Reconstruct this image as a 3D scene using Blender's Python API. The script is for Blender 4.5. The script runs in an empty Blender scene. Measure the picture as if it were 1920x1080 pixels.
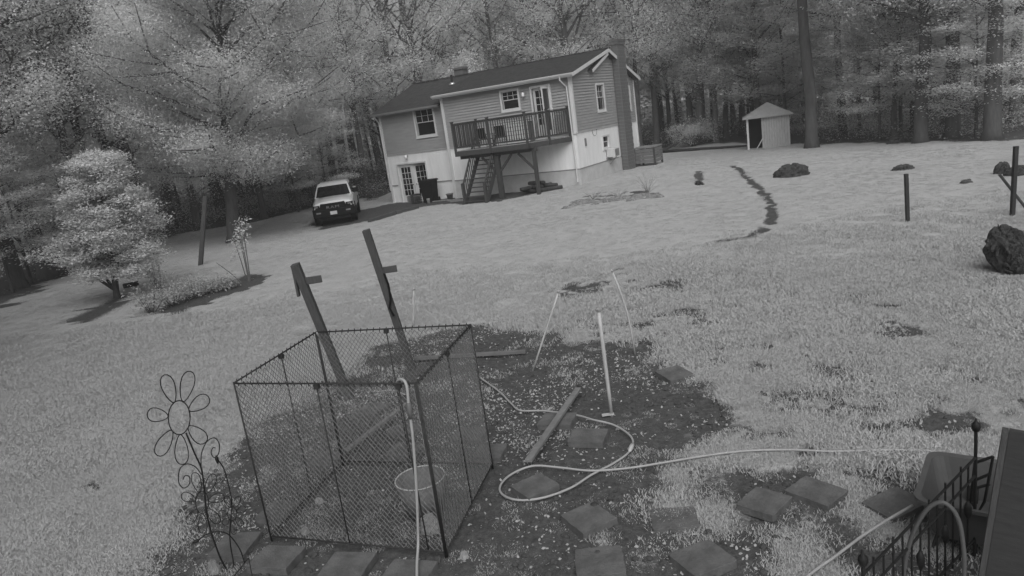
import bpy, math, random
import numpy as np
from mathutils import Vector, Matrix

random.seed(7); RNG = np.random.default_rng(7)
SC = bpy.context.scene
COL = SC.collection

# ------------------------------------------------------------------ camera
FPX, PITCH, ROLL, CAMH = 1342.9, 0.2303, 0.1395, 4.0      # focal length in px of a 1920 wide frame
cam_data = bpy.data.cameras.new('camera')
cam_data.sensor_width = 36.0
cam_data.lens = 36.0 * FPX / 1920.0
cam_data.clip_start = 0.05
cam_data.clip_end = 1500.0
cam = bpy.data.objects.new('camera', cam_data); COL.objects.link(cam)
cr, sr, cp, sp = math.cos(ROLL), math.sin(ROLL), math.cos(PITCH), math.sin(PITCH)
right0, up0, fwd = Vector((1, 0, 0)), Vector((0, sp, cp)), Vector((0, cp, -sp))
c_right = right0 * cr - up0 * sr
c_up = right0 * sr + up0 * cr
m = Matrix((c_right, c_up, -fwd)).transposed().to_4x4()
m.translation = Vector((0, 0, CAMH))
cam.matrix_world = m
SC.camera = cam

# ------------------------------------------------------------------ world, sun, exposure
SUN_EL, SUN_AZ = math.radians(46), math.radians(176)      # azimuth measured clockwise from +Y
world = bpy.data.worlds.new('World'); SC.world = world
world.use_nodes = True
wn, wl = world.node_tree.nodes, world.node_tree.links
wn.clear()
sky = wn.new('ShaderNodeTexSky'); sky.sky_type = 'NISHITA'; sky.sun_disc = False
sky.sun_elevation = SUN_EL; sky.sun_rotation = SUN_AZ
sky.air_density = 1.0; sky.dust_density = 4.0; sky.ozone_density = 1.0
bw = wn.new('ShaderNodeRGBToBW'); bg = wn.new('ShaderNodeBackground'); wo = wn.new('ShaderNodeOutputWorld')
bg.inputs['Strength'].default_value = 0.10
wl.new(sky.outputs[0], bw.inputs[0]); wl.new(bw.outputs[0], bg.inputs['Color']); wl.new(bg.outputs[0], wo.inputs['Surface'])
sun_data = bpy.data.lights.new('sun', 'SUN'); sun_data.energy = 1.4; sun_data.angle = math.radians(55)
sun = bpy.data.objects.new('sun', sun_data); COL.objects.link(sun)
sd = Vector((math.sin(SUN_AZ) * math.cos(SUN_EL), math.cos(SUN_AZ) * math.cos(SUN_EL), math.sin(SUN_EL)))
sun.rotation_euler = sd.to_track_quat('Z', 'Y').to_euler()
sun.location = (20, -20, 40)
SC.view_settings.view_transform = 'Standard'
SC.view_settings.look = 'None'
SC.view_settings.gamma = 1.0
SC.view_settings.use_curve_mapping = False
SC.view_settings.exposure = 0.10
SC.render.engine = 'CYCLES'
SC.cycles.max_bounces = 8; SC.cycles.diffuse_bounces = 4; SC.cycles.transmission_bounces = 4

# ------------------------------------------------------------------ terrain and picking helpers
def smooth(a, b, x):
    t = np.clip((np.asarray(x, float) - a) / (b - a), 0, 1)
    return t * t * (3 - 2 * t)

def vnoise(x, y, seed=0):
    x = np.asarray(x, float); y = np.asarray(y, float)
    xi = np.floor(x).astype(np.int64); yi = np.floor(y).astype(np.int64)
    fx = x - xi; fy = y - yi
    fx = fx * fx * (3 - 2 * fx); fy = fy * fy * (3 - 2 * fy)
    def hsh(a, b):
        n = (a * 374761393 + b * 668265263 + seed * 974711) & 0x7fffffff
        n = ((n ^ (n >> 13)) * 1274126177) & 0x7fffffff
        return ((n ^ (n >> 16)) & 0xffff) / 65535.0
    v00, v10, v01, v11 = hsh(xi, yi), hsh(xi + 1, yi), hsh(xi, yi + 1), hsh(xi + 1, yi + 1)
    return (v00 * (1 - fx) + v10 * fx) * (1 - fy) + (v01 * (1 - fx) + v11 * fx) * fy

def fbm(x, y, seed=0, oct=4):
    s = 0; a = 0.5; t = 0
    for k in range(oct):
        s = s + a * vnoise(x * 2 ** k, y * 2 ** k, seed + k * 17); t += a; a *= 0.5
    return s / t

def terrain(x, y):
    x = np.asarray(x, float); y = np.asarray(y, float)
    z = 0.30 * np.exp(-((x - 8) ** 2 + (y - 38) ** 2) / (2 * 5.0 ** 2))
    z = z + (fbm(x * 0.35, y * 0.35, 3, 3) - 0.5) * 0.10 * smooth(9, 16, np.hypot(x, y))
    z = z + (fbm(x * 1.7, y * 1.7, 9, 3) - 0.5) * (0.05 - 0.032 * smooth(9, 18, np.hypot(x, y)))
    z = z + 1.5 * smooth(60, 110, np.hypot(x, y))
    return z

def ray(px, py):
    X = (px - 960) / FPX; Y = (540 - py) / FPX
    d = fwd + c_right * X + c_up * Y
    return d

def gp(px, py, z=None):
    """ground point seen at a pixel of the 1920x1080 photograph"""
    d = ray(px, py); z0 = 0.0 if z is None else z
    for k in range(12):
        t = (z0 - CAMH) / d.z
        p = Vector((d.x * t, d.y * t, z0))
        if z is not None: return p
        z0 = float(terrain(p.x, p.y))
    return p

def up_at(px, py, P):
    """point above P (same horizontal distance) seen at a pixel"""
    d = ray(px, py); t = math.hypot(P[0], P[1]) / math.hypot(d.x, d.y)
    return Vector((d.x * t, d.y * t, CAMH + d.z * t))

def at_dist(px, py, dist):
    d = ray(px, py); k = dist / math.hypot(d.x, d.y)
    x, y = d.x * k, d.y * k
    return Vector((x, y, float(terrain(x, y))))

def project(P):
    q = Vector(P) - Vector((0, 0, CAMH)); zc = q.dot(fwd)
    if zc < 0.05: return None
    return 960 + FPX * q.dot(c_right) / zc, 540 - FPX * q.dot(c_up) / zc

# ------------------------------------------------------------------ materials (monochrome, as the infrared camera sees them)
def mat(name, v, rough=0.8, var=0.25, scale=4.0, bump=0.0, bscale=60.0, metal=0.0, spec=0.3, stretch=None, trans=0.0, coat=0.0):
    M = bpy.data.materials.new(name); M.use_nodes = True
    n, l = M.node_tree.nodes, M.node_tree.links
    b = n['Principled BSDF']
    b.inputs['Roughness'].default_value = rough; b.inputs['Metallic'].default_value = metal
    b.inputs['Specular IOR Level'].default_value = spec
    if coat: b.inputs['Coat Weight'].default_value = coat; b.inputs['Coat Roughness'].default_value = 0.08
    tc = n.new('ShaderNodeTexCoord'); src = tc.outputs['Object']
    if stretch:
        mp = n.new('ShaderNodeMapping'); mp.inputs['Scale'].default_value = stretch
        l.new(src, mp.inputs['Vector']); src = mp.outputs[0]
    nt = n.new('ShaderNodeTexNoise'); nt.inputs['Scale'].default_value = scale; nt.inputs['Detail'].default_value = 8; nt.inputs['Roughness'].default_value = 0.65
    l.new(src, nt.inputs['Vector'])
    mr = n.new('ShaderNodeMapRange'); mr.inputs['From Min'].default_value = 0.25; mr.inputs['From Max'].default_value = 0.75
    mr.inputs['To Min'].default_value = v * (1 - var); mr.inputs['To Max'].default_value = min(0.95, v * (1 + var))
    l.new(nt.outputs['Fac'], mr.inputs['Value'])
    l.new(mr.outputs[0], b.inputs['Base Color'])
    if bump:
        n2 = n.new('ShaderNodeTexNoise'); n2.inputs['Scale'].default_value = bscale; n2.inputs['Detail'].default_value = 6
        l.new(src, n2.inputs['Vector'])
        bp = n.new('ShaderNodeBump'); bp.inputs['Strength'].default_value = bump; bp.inputs['Distance'].default_value = 0.02
        l.new(n2.outputs['Fac'], bp.inputs['Height']); l.new(bp.outputs[0], b.inputs['Normal'])
    if trans:
        out = [x for x in n if x.type == 'OUTPUT_MATERIAL'][0]
        tr = n.new('ShaderNodeBsdfTranslucent'); mx = n.new('ShaderNodeMixShader'); mx.inputs[0].default_value = trans
        l.new(mr.outputs[0], tr.inputs['Color'])
        l.new(b.outputs[0], mx.inputs[1]); l.new(tr.outputs[0], mx.inputs[2]); l.new(mx.outputs[0], out.inputs['Surface'])
    return M

def leafmat(name, v, var=0.3, trans=0.4, upright=False):
    M = bpy.data.materials.new(name); M.use_nodes = True
    n, l = M.node_tree.nodes, M.node_tree.links
    n.clear()
    out = n.new('ShaderNodeOutputMaterial')
    g = n.new('ShaderNodeNewGeometry')
    tc = n.new('ShaderNodeTexCoord')
    nt = n.new('ShaderNodeTexNoise'); nt.inputs['Scale'].default_value = 0.6; nt.inputs['Detail'].default_value = 3
    if upright: nt.inputs['Scale'].default_value = 0.9; nt.inputs['Detail'].default_value = 7; nt.inputs['Roughness'].default_value = .7
    l.new(g.outputs['Position'] if upright else tc.outputs['Object'], nt.inputs['Vector'])
    a = n.new('ShaderNodeMath'); a.operation = 'ADD'
    l.new(g.outputs['Random Per Island'], a.inputs[0]); l.new(nt.outputs['Fac'], a.inputs[1])
    mr = n.new('ShaderNodeMapRange'); mr.inputs['From Min'].default_value = 0.3; mr.inputs['From Max'].default_value = 1.7
    mr.inputs['To Min'].default_value = v * (1 - var); mr.inputs['To Max'].default_value = v * (1 + var)
    l.new(a.outputs[0], mr.inputs['Value'])
    d = n.new('ShaderNodeBsdfDiffuse'); t = n.new('ShaderNodeBsdfTranslucent'); mx = n.new('ShaderNodeMixShader'); mx.inputs[0].default_value = trans
    l.new(mr.outputs[0], d.inputs['Color']); l.new(mr.outputs[0], t.inputs['Color'])
    if upright:
        vm = n.new('ShaderNodeVectorMath'); vm.operation = 'MULTIPLY_ADD'; vm.inputs[1].default_value = (.35, .35, .35); vm.inputs[2].default_value = (0, 0, 1)
        vn = n.new('ShaderNodeVectorMath'); vn.operation = 'NORMALIZE'
        l.new(g.outputs['Normal'], vm.inputs[0]); l.new(vm.outputs[0], vn.inputs[0]); l.new(vn.outputs[0], d.inputs['Normal']); l.new(vn.outputs[0], t.inputs['Normal'])
    l.new(d.outputs[0], mx.inputs[1]); l.new(t.outputs[0], mx.inputs[2]); l.new(mx.outputs[0], out.inputs['Surface'])
    return M

M = dict(
    white=mat('white_painted_panel', 0.78, 0.7, 0.10, 1.6, 0.08, 30, stretch=(2.5, 2.5, .5)),
    found=mat('foundation_render', 0.50, 0.85, 0.15, 2.5, 0.25, 40),
    siding=mat('grey_siding', 0.33, 0.6, 0.16, 1.3, 0.0, stretch=(1, 1, 6)),
    trim=mat('white_trim', 0.62, 0.5, 0.06, 3),
    gutter=mat('gutter_metal', 0.52, 0.45, 0.08, 3),
    roof=mat('asphalt_shingle', 0.075, 0.95, 0.4, 3.5, 0.6, 40),
    soffit=mat('soffit_board', 0.25, 0.8, 0.1, 3),
    brick=mat('chimney_brick', 0.13, 0.9, 0.3, 6, 0.3, 50),
    mortar=mat('mortar', 0.20, 0.9, 0.2, 9),
    glass=mat('window_glass', 0.012, 0.06, 0.3, 1, spec=0.5),
    dark=mat('interior_shade_black', 0.012, 0.9, 0.3, 3),  # near-black colour standing in for indoor shade
    deckwood=mat('weathered_deck_wood', 0.055, 0.85, 0.3, 4, 0.2, 40, stretch=(6, 6, 1)),
    deckfloor=mat('deck_floor_board', 0.30, 0.8, 0.2, 5),
    metal=mat('bright_metal', 0.75, 0.25, 0.1, 4, metal=0.8, spec=0.5),
    lampglass=mat('lamp_glass', 0.8, 0.15, 0.05, 4, spec=0.6),
    black=mat('black_plastic', 0.010, 0.75, 0.3, 6, spec=0.12),
    rubber=mat('tyre_rubber', 0.018, 0.85, 0.3, 12),
    paint=mat('white_car_paint', 0.74, 0.35, 0.03, 2, coat=0.6),
    chrome=mat('headlamp_lens', 0.22, 0.12, 0.2, 9, spec=0.7),
    plate=mat('number_plate', 0.55, 0.5, 0.15, 25),
    rim=mat('wheel_rim', 0.10, 0.4, 0.2, 8, metal=0.5),
    wood=mat('grey_weathered_post', 0.075, 0.9, 0.35, 5, 0.35, 40, stretch=(9, 9, 1)),
    plank=mat('grey_plank', 0.20, 0.9, 0.3, 6, 0.3, 30),
    bark=mat('tree_bark', 0.085, 0.95, 0.4, 3, 0.6, 12, stretch=(3, 3, 0.6)),
    bark2=mat('pale_tree_bark', 0.12, 0.95, 0.35, 3, 0.6, 12, stretch=(3, 3, 0.6)),
    leaf=leafmat('woodland_leaf', 0.87, 0.06, 0.46),
    leaf_b=leafmat('bright_leaf', 0.88, 0.06, 0.42),
    leaf_m=leafmat('big_tree_leaf', 0.82, 0.04, 0.45),
    far=leafmat('far_leaf', 0.86, 0.08, 0.46),
    under=leafmat('undergrowth_leaf', 0.6, 0.2, 0.4),
    grass=leafmat('grass_blade', 0.58, 0.12, 0.12, True),
    litter=leafmat('dead_leaf', 0.42, 0.6, 0.15),
    paver=mat('concrete_paver', 0.125, 0.9, 0.42, 5, 0.5, 60),
    wire=mat('galvanised_wire', 0.17, 0.6, 0.3, 20),
    pipe=mat('rusty_steel_tube', 0.035, 0.7, 0.4, 20, 0.2, 60),
    iron=mat('black_iron', 0.012, 0.6, 0.3, 10),
    hose=mat('pale_hose', 0.38, 0.5, 0.12, 5),
    whitepost=mat('white_plastic_post', 0.48, 0.5, 0.12, 14),
    soil=mat('bare_soil', 0.075, 0.95, 0.4, 9, 0.6, 30),
    root=mat('rotten_stump', 0.05, 0.95, 0.7, 9, 1.0, 20),
    stone=mat('field_stone', 0.22, 0.9, 0.4, 5, 0.5, 18),
    greystone=mat('grey_block', 0.16, 0.9, 0.25, 4, 0.3, 25),
    shedwood=mat('shed_boards', 0.42, 0.85, 0.3, 4, 0.2, 30, stretch=(8, 8, 0.8)),
    shedroof=mat('shed_roof_sheet', 0.34, 0.8, 0.2, 3),
    tub=mat('grey_plastic_tub', 0.085, 0.6, 0.15, 4),
    panel=mat('dark_board_panel', 0.045, 0.8, 0.25, 4, 0.2, 30, stretch=(1, 1, 8)),
    bag=mat('pale_bag', 0.28, 0.7, 0.3, 12),
    bucket=mat('dark_tub', 0.15, 0.6, 0.3, 6),
    asphalt=mat('old_asphalt', 0.06, 0.95, 0.4, 5, 0.5, 40),
    acwhite=mat('appliance_white', 0.55, 0.5, 0.08, 5),
)

# ------------------------------------------------------------------ mesh helpers
def link(o, parent=None):
    COL.objects.link(o)
    if parent is not None: o.parent = parent
    return o

def tag(o, label, cat, group=None):
    o['label'] = label; o['category'] = cat
    if group: o['group'] = group
    return o

def empty(name, loc, rz=0.0):
    o = bpy.data.objects.new(name, None); o.empty_display_size = 0.2
    o.location = loc; o.rotation_euler = (0, 0, rz)
    return link(o)

def thing(name, label, cat, loc, rz=0.0, group=None):
    return tag(empty(name, loc, rz), label, cat, group)

def V3(p): return Vector((float(p[0]), float(p[1]), float(p[2])))

class MB:
    def __init__(self): self.v = []; self.f = []
    def add(self, vs, fs):
        k = len(self.v); self.v += [tuple(v) for v in vs]; self.f += [tuple(i + k for i in f) for f in fs]; return self
    def box(self, c, s, rz=0.0, R=None):
        hx, hy, hz = s[0] / 2, s[1] / 2, s[2] / 2
        vs = [Vector((x * hx, y * hy, z * hz)) for z in (-1, 1) for y in (-1, 1) for x in (-1, 1)]
        if R is None: R = Matrix.Rotation(rz, 3, 'Z')
        c = V3(c)
        vs = [R @ v + c for v in vs]
        return self.add(vs, [(0, 2, 3, 1), (4, 5, 7, 6), (0, 1, 5, 4), (2, 6, 7, 3), (0, 4, 6, 2), (1, 3, 7, 5)])
    def bx(self, x0, x1, y0, y1, z0, z1):
        return self.box(((x0 + x1) / 2, (y0 + y1) / 2, (z0 + z1) / 2), (abs(x1 - x0), abs(y1 - y0), abs(z1 - z0)))
    def bar(self, p0, p1, w, t, up=(0, 0, 1)):
        p0, p1 = V3(p0), V3(p1); d = p1 - p0; L = d.length; d.normalize()
        up = V3(up); s = d.cross(up)
        if s.length < 1e-4: s = d.cross(Vector((0, 1, 0)))
        s.normalize(); u = s.cross(d).normalized()
        R = Matrix((s, d, u)).transposed()
        return self.box((p0 + p1) / 2, (w, L, t), R=R)
    def tube(self, path, r, n=8, cap=True):
        P = [V3(p) for p in path]; m_ = len(P)
        rr = r if isinstance(r, (list, tuple)) else [r] * m_
        ref = None; vs = []
        for i in range(m_):
            d = (P[min(i + 1, m_ - 1)] - P[max(i - 1, 0)])
            if d.length < 1e-7: d = Vector((0, 0, 1))
            d.normalize()
            if ref is None:
                ref = Vector((1, 0, 0)) if abs(d.x) < 0.8 else Vector((0, 1, 0))
            a = (ref - d * ref.dot(d)).normalized(); b = d.cross(a); ref = a
            for k in range(n):
                t = 2 * math.pi * k / n
                vs.append(P[i] + (a * math.cos(t) + b * math.sin(t)) * rr[i])
        fs = [(i * n + k, i * n + (k + 1) % n, (i + 1) * n + (k + 1) % n, (i + 1) * n + k) for i in range(m_ - 1) for k in range(n)]
        if cap: fs += [tuple(range(n - 1, -1, -1)), tuple(range((m_ - 1) * n, m_ * n))]
        return self.add(vs, fs)
    def lathe(self, prof, n=20, c=(0, 0, 0), axis='Z', cap=True):
        vs = []
        for r, z in prof:
            for k in range(n):
                t = 2 * math.pi * k / n
                a, b = r * math.cos(t), r * math.sin(t)
                p = {'Z': (a, b, z), 'Y': (a, z, b), 'X': (z, a, b)}[axis]
                vs.append((p[0] + c[0], p[1] + c[1], p[2] + c[2]))
        m_ = len(prof)
        fs = [(i * n + k, i * n + (k + 1) % n, (i + 1) * n + (k + 1) % n, (i + 1) * n + k) for i in range(m_ - 1) for k in range(n)]
        if cap: fs += [tuple(range(n - 1, -1, -1)), tuple(range((m_ - 1) * n, m_ * n))]
        return self.add(vs, fs)
    def loft(self, secs, cap=True, closed=True):
        n = len(secs[0]); vs = [p for s in secs for p in s]; fs = []
        for i in range(len(secs) - 1):
            for k in range(n if closed else n - 1):
                fs.append((i * n + k, i * n + (k + 1) % n, (i + 1) * n + (k + 1) % n, (i + 1) * n + k))
        if cap: fs += [tuple(range(n - 1, -1, -1)), tuple(range((len(secs) - 1) * n, len(secs) * n))]
        return self.add(vs, fs)
    def mesh(self, name, material, smooth_=False):
        me = bpy.data.meshes.new(name)
        me.from_pydata(self.v, [], self.f); me.update()
        import bmesh
        b = bmesh.new(); b.from_mesh(me); bmesh.ops.recalc_face_normals(b, faces=b.faces); b.to_mesh(me); b.free()
        if smooth_:
            me.shade_smooth()
        me.materials.append(M[material])
        return me
    def build(self, name, material, parent=None, loc=None, smooth_=False, bevel=0.0, kind=None):
        o = bpy.data.objects.new(name, self.mesh(name, material, smooth_))
        if loc is not None: o.location = loc
        link(o, parent)
        if bevel:
            md = o.modifiers.new('bevel', 'BEVEL'); md.width = bevel; md.segments = 2; md.limit_method = 'ANGLE'
        if kind: o['kind'] = kind
        return o

def inst(me, name, parent=None, loc=(0, 0, 0), rot=(0, 0, 0), scale=(1, 1, 1)):
    o = bpy.data.objects.new(name, me); o.location = loc; o.rotation_euler = rot; o.scale = scale
    return link(o, parent)

LEAFN = None
def fast_mesh(name, verts, quads, material, normals=None):
    me = bpy.data.meshes.new(name)
    nv, nq = len(verts), len(quads); k = quads.shape[1]
    me.vertices.add(nv); me.vertices.foreach_set('co', np.ascontiguousarray(verts, dtype=np.float32).ravel())
    me.loops.add(nq * k); me.loops.foreach_set('vertex_index', np.ascontiguousarray(quads, dtype=np.int32).ravel())
    me.polygons.add(nq); me.polygons.foreach_set('loop_start', np.arange(0, nq * k, k, dtype=np.int32))
    me.update(calc_edges=True); me.validate()
    if material: me.materials.append(M[material])
    if normals is not None and len(normals) == len(me.vertices):
        me.shade_smooth(); me.normals_split_custom_set_from_vertices(normals.tolist())
    return me

def bez(pts, n=8):
    """Catmull-Rom through points"""
    P = [V3(p) for p in pts]; P = [P[0] * 2 - P[1]] + P + [P[-1] * 2 - P[-2]]
    out = []
    for i in range(1, len(P) - 2):
        for k in range(n):
            t = k / n
            a, b, c, d = P[i - 1], P[i], P[i + 1], P[i + 2]
            out.append(0.5 * ((2 * b) + (c - a) * t + (2 * a - 5 * b + 4 * c - d) * t * t + (3 * b - a - 3 * c + d) * t ** 3))
    out.append(P[-2]); return out

# ------------------------------------------------------------------ ground cover map
def in_poly(x, y, poly):
    x = np.asarray(x, float); y = np.asarray(y, float); c = np.zeros(x.shape, bool)
    n = len(poly)
    for i in range(n):
        x1, y1 = poly[i]; x2, y2 = poly[(i + 1) % n]
        if y1 == y2: continue
        cond = ((y1 > y) != (y2 > y)) & (x < (x2 - x1) * (y - y1) / (y2 - y1) + x1)
        c ^= cond
    return c

def flat(pxs): return [(gp(*q, z=0.0).x, gp(*q, z=0.0).y) for q in pxs]

P_MAIN = flat([(250, 1140), (300, 1010), (370, 900), (450, 815), (560, 745), (650, 690), (720, 640), (890, 606), (1010, 612), (1090, 640), (1180, 640),
               (1290, 640), (1225, 672), (1330, 728), (1400, 800), (1330, 850), (1230, 880), (1250, 960), (1200, 1140), (900, 1200), (500, 1200)])
P_SPARSE = flat([(1000, 1180), (1150, 880), (1290, 850), (1400, 860), (1600, 880), (1760, 890), (1900, 950), (1930, 1200)])
P_MOTTLE = flat([(1000, 600), (1040, 540), (1180, 500), (1420, 520), (1700, 560), (1900, 640), (1920, 860), (1400, 860), (1290, 700)])
P_PEN = flat([(510, 1020), (850, 1050), (925, 860), (640, 800)])
P_BED = flat([(258, 596), (330, 560), (420, 535), (470, 512), (515, 514), (500, 528), (420, 560), (330, 590)])
P_BED2 = flat([(120, 606), (170, 575), (225, 552), (250, 556), (215, 585), (160, 608)])
P_PATIO = flat([(575, 418), (640, 400), (690, 392), (740, 380), (800, 372), (850, 372), (905, 380), (830, 384), (770, 392), (700, 412), (650, 422), (600, 430)])
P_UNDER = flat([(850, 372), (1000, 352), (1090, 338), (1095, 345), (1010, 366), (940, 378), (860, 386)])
P_ROCK = flat([(1060, 388), (1110, 368), (1180, 362), (1240, 362), (1240, 372), (1180, 378), (1100, 386)])
WOOD_EDGE = flat([(-420, 700), (-150, 640), (0, 573), (120, 515), (240, 470), (330, 440), (480, 415), (620, 380), (700, 372), (760, 352)])
WOOD_EDGE2 = flat([(1150, 290), (1210, 284), (1300, 266), (1400, 270), (1520, 272), (1620, 268), (1750, 264), (1920, 264), (2100, 290), (2600, 400)])
P_WOOD = WOOD_EDGE + WOOD_EDGE2 + [(140, 40), (160, 300), (-160, 300), (-160, 10)]
RUTS = [flat(q) for q in ([(1383, 322), (1400, 338), (1425, 355), (1438, 370), (1446, 385), (1449, 400), (1442, 420), (1425, 437), (1405, 447)], [(1370, 318), (1384, 322)],
                          [(1390, 448), (1340, 455)], [(1308, 330), (1313, 352)], [(1390, 515), (1400, 520)], [(1215, 590), (1290, 575)], [(1180, 545), (1210, 560)],
                          [(165, 905), (190, 915)], [(120, 870), (150, 850)], [(1060, 540), (1120, 552)])]
RUTW = [0.20, 0.18, 0.24, 0.22, 0.26, 0.22, 0.2, 0.12, 0.08, 0.2]

def seg_dist(x, y, pts):
    d = np.full(x.shape, 1e9)
    for (x1, y1), (x2, y2) in zip(pts[:-1], pts[1:]):
        dx, dy = x2 - x1, y2 - y1; t = np.clip(((x - x1) * dx + (y - y1) * dy) / (dx * dx + dy * dy + 1e-9), 0, 1)
        d = np.minimum(d, np.hypot(x - x1 - t * dx, y - y1 - t * dy))
    return d

def soil_map(x, y):
    x = np.asarray(x, float); y = np.asarray(y, float)
    jx = x + (fbm(x * 1.6, y * 1.6, 21, 4) - 0.5) * 0.9; jy = y + (fbm(x * 1.6, y * 1.6, 41, 4) - 0.5) * 0.9
    f1 = fbm(x * 2.3, y * 2.3, 5, 4); f2 = fbm(x * 0.9, y * 0.9, 11, 4)
    s = np.zeros(x.shape)
    sm = 0
    for am, sd_ in ((.4, 3), (1.0, 21), (1.7, 22), (2.4, 23)):
        sm = sm + .25 * in_poly(x + (fbm(x * 2.1, y * 2.1, sd_, 4) - .5) * am, y + (fbm(x * 2.1, y * 2.1, sd_ + 40, 4) - .5) * am, P_MAIN)
    s = np.maximum(s, sm * (0.88 + 0.55 * (f1 - 0.5)))
    s = np.maximum(s, np.where(in_poly(jx, jy, P_SPARSE), 0.78 + 1.7 * (f1 - 0.5), 0))
    s = np.maximum(s, np.where(in_poly(jx, jy, P_MOTTLE), smooth(0.46, 0.60, 0.8 * fbm(x * 3.6, y * 3.6, 15, 4) + 0.2 * f2) * 0.85, 0))
    kx = x + (f1 - 0.5) * 0.8; ky = y + (f2 - 0.5) * 0.8
    for P in (P_BED, P_BED2): s = np.maximum(s, np.where(in_poly(kx, ky, P), 0.85, 0))
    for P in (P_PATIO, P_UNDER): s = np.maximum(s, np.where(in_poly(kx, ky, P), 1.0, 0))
    s = np.maximum(s, np.where(in_poly(kx, ky, P_ROCK), smooth(0.45, 0.6, f1), 0))
    for r, w in zip(RUTS, RUTW):
        s = np.maximum(s, smooth(w * 1.25, w * 0.4, seg_dist(x + (f1 - .5) * .35, y + (f2 - .5) * .5, r)) * smooth(.12, .36, fbm(x * 3.3, y * 2.2, 51, 3)))
    wj = 2.2 * (f2 - 0.5)
    s = np.maximum(s, np.where(in_poly(x + wj, y + wj, P_WOOD), 0.9, 0))
    s = np.maximum(s, smooth(0.60, 0.72, fbm(x * 1.9, y * 1.9, 91, 4)) * 0.3 * (np.hypot(x, y) > 6))
    return np.clip(s, 0, 1)

# ------------------------------------------------------------------ ground sheet
def axis(segs):
    out = []
    for a, b, st in segs: out += list(np.arange(a, b, st))
    return np.array(out + [segs[-1][1]])
gx = axis([(-500, -100, 40), (-100, -40, 4), (-40, -9, 0.6), (-9, 10, 0.1), (10, 16, 0.15), (16, 40, 0.6), (40, 100, 4), (100, 500, 40)])
gy = axis([(-200, -20, 30), (-20, 3, 1.5), (3, 17, 0.1), (17, 36, 0.14), (36, 48, 0.3), (48, 90, 2), (90, 600, 30)])
GX, GY = np.meshgrid(gx, gy)
GZ = terrain(GX, GY); GS = soil_map(GX, GY)
nx, ny = len(gx), len(gy)
gv = np.stack([GX.ravel(), GY.ravel(), (GZ - 0.03 * GS + GS * (fbm(GX * 3.2, GY * 3.2, 71, 3) - .5) * .06).ravel()], 1)
ii, jj = np.meshgrid(np.arange(nx - 1), np.arange(ny - 1)); a = (jj * nx + ii).ravel()
gq = np.stack([a, a + 1, a + nx + 1, a + nx], 1)

GM = bpy.data.materials.new('lawn_and_soil'); GM.use_nodes = True
n, l = GM.node_tree.nodes, GM.node_tree.links
b = n['Principled BSDF']; b.inputs['Roughness'].default_value = 0.95; b.inputs['Specular IOR Level'].default_value = 0.1
at = n.new('ShaderNodeAttribute'); at.attribute_name = 'bare'
tc = n.new('ShaderNodeTexCoord')
def noise(scale, det=8, rough=0.65):
    q = n.new('ShaderNodeTexNoise'); q.inputs['Scale'].default_value = scale; q.inputs['Detail'].default_value = det; q.inputs['Roughness'].default_value = rough
    l.new(tc.outputs['Object'], q.inputs['Vector']); return q.outputs['Fac']
def mrange(v, a0, a1, b0, b1):
    q = n.new('ShaderNodeMapRange'); q.inputs[1].default_value = a0; q.inputs[2].default_value = a1; q.inputs[3].default_value = b0; q.inputs[4].default_value = b1
    l.new(v, q.inputs[0]); return q.outputs[0]
def math2(op, u, w):
    q = n.new('ShaderNodeMath'); q.operation = op
    for k, z in enumerate((u, w)):
        if isinstance(z, (int, float)): q.inputs[k].default_value = z
        else: l.new(z, q.inputs[k])
    return q.outputs[0]
fine = noise(14); mid_ = noise(1.3); tiny = noise(70, 4)
msk = mrange(math2('ADD', at.outputs['Fac'], mrange(fine, 0.3, 0.7, -0.25, 0.25)), 0.25, 0.7, 0, 1)
lawn_c = math2('MULTIPLY', mrange(mid_, 0.3, 0.7, 0.40, 0.50), mrange(tiny, 0.3, 0.7, 0.82, 1.12))
soil_c = math2('MULTIPLY', mrange(fine, 0.3, 0.7, 0.045, 0.11), mrange(tiny, 0.3, 0.7, 0.7, 1.5))
mx = n.new('ShaderNodeMix'); mx.data_type = 'FLOAT'
l.new(msk, mx.inputs[0]); l.new(lawn_c, mx.inputs[2]); l.new(soil_c, mx.inputs[3])
l.new(mx.outputs[0], b.inputs['Base Color'])
bp = n.new('ShaderNodeBump'); bp.inputs['Strength'].default_value = 0.35; bp.inputs['Distance'].default_value = 0.02
l.new(math2('ADD', fine, tiny), bp.inputs['Height']); l.new(bp.outputs[0], b.inputs['Normal'])
M['ground'] = GM
gme = fast_mesh('lawn', gv, gq, 'ground'); gme.shade_smooth()
att = gme.attributes.new('bare', 'FLOAT', 'POINT'); att.data.foreach_set('value', GS.ravel().astype(np.float32))
lawn = link(bpy.data.objects.new('lawn', gme)); lawn['kind'] = 'structure'
lawn['label'] = 'pale mown lawn with patches of bare dark soil'

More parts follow.
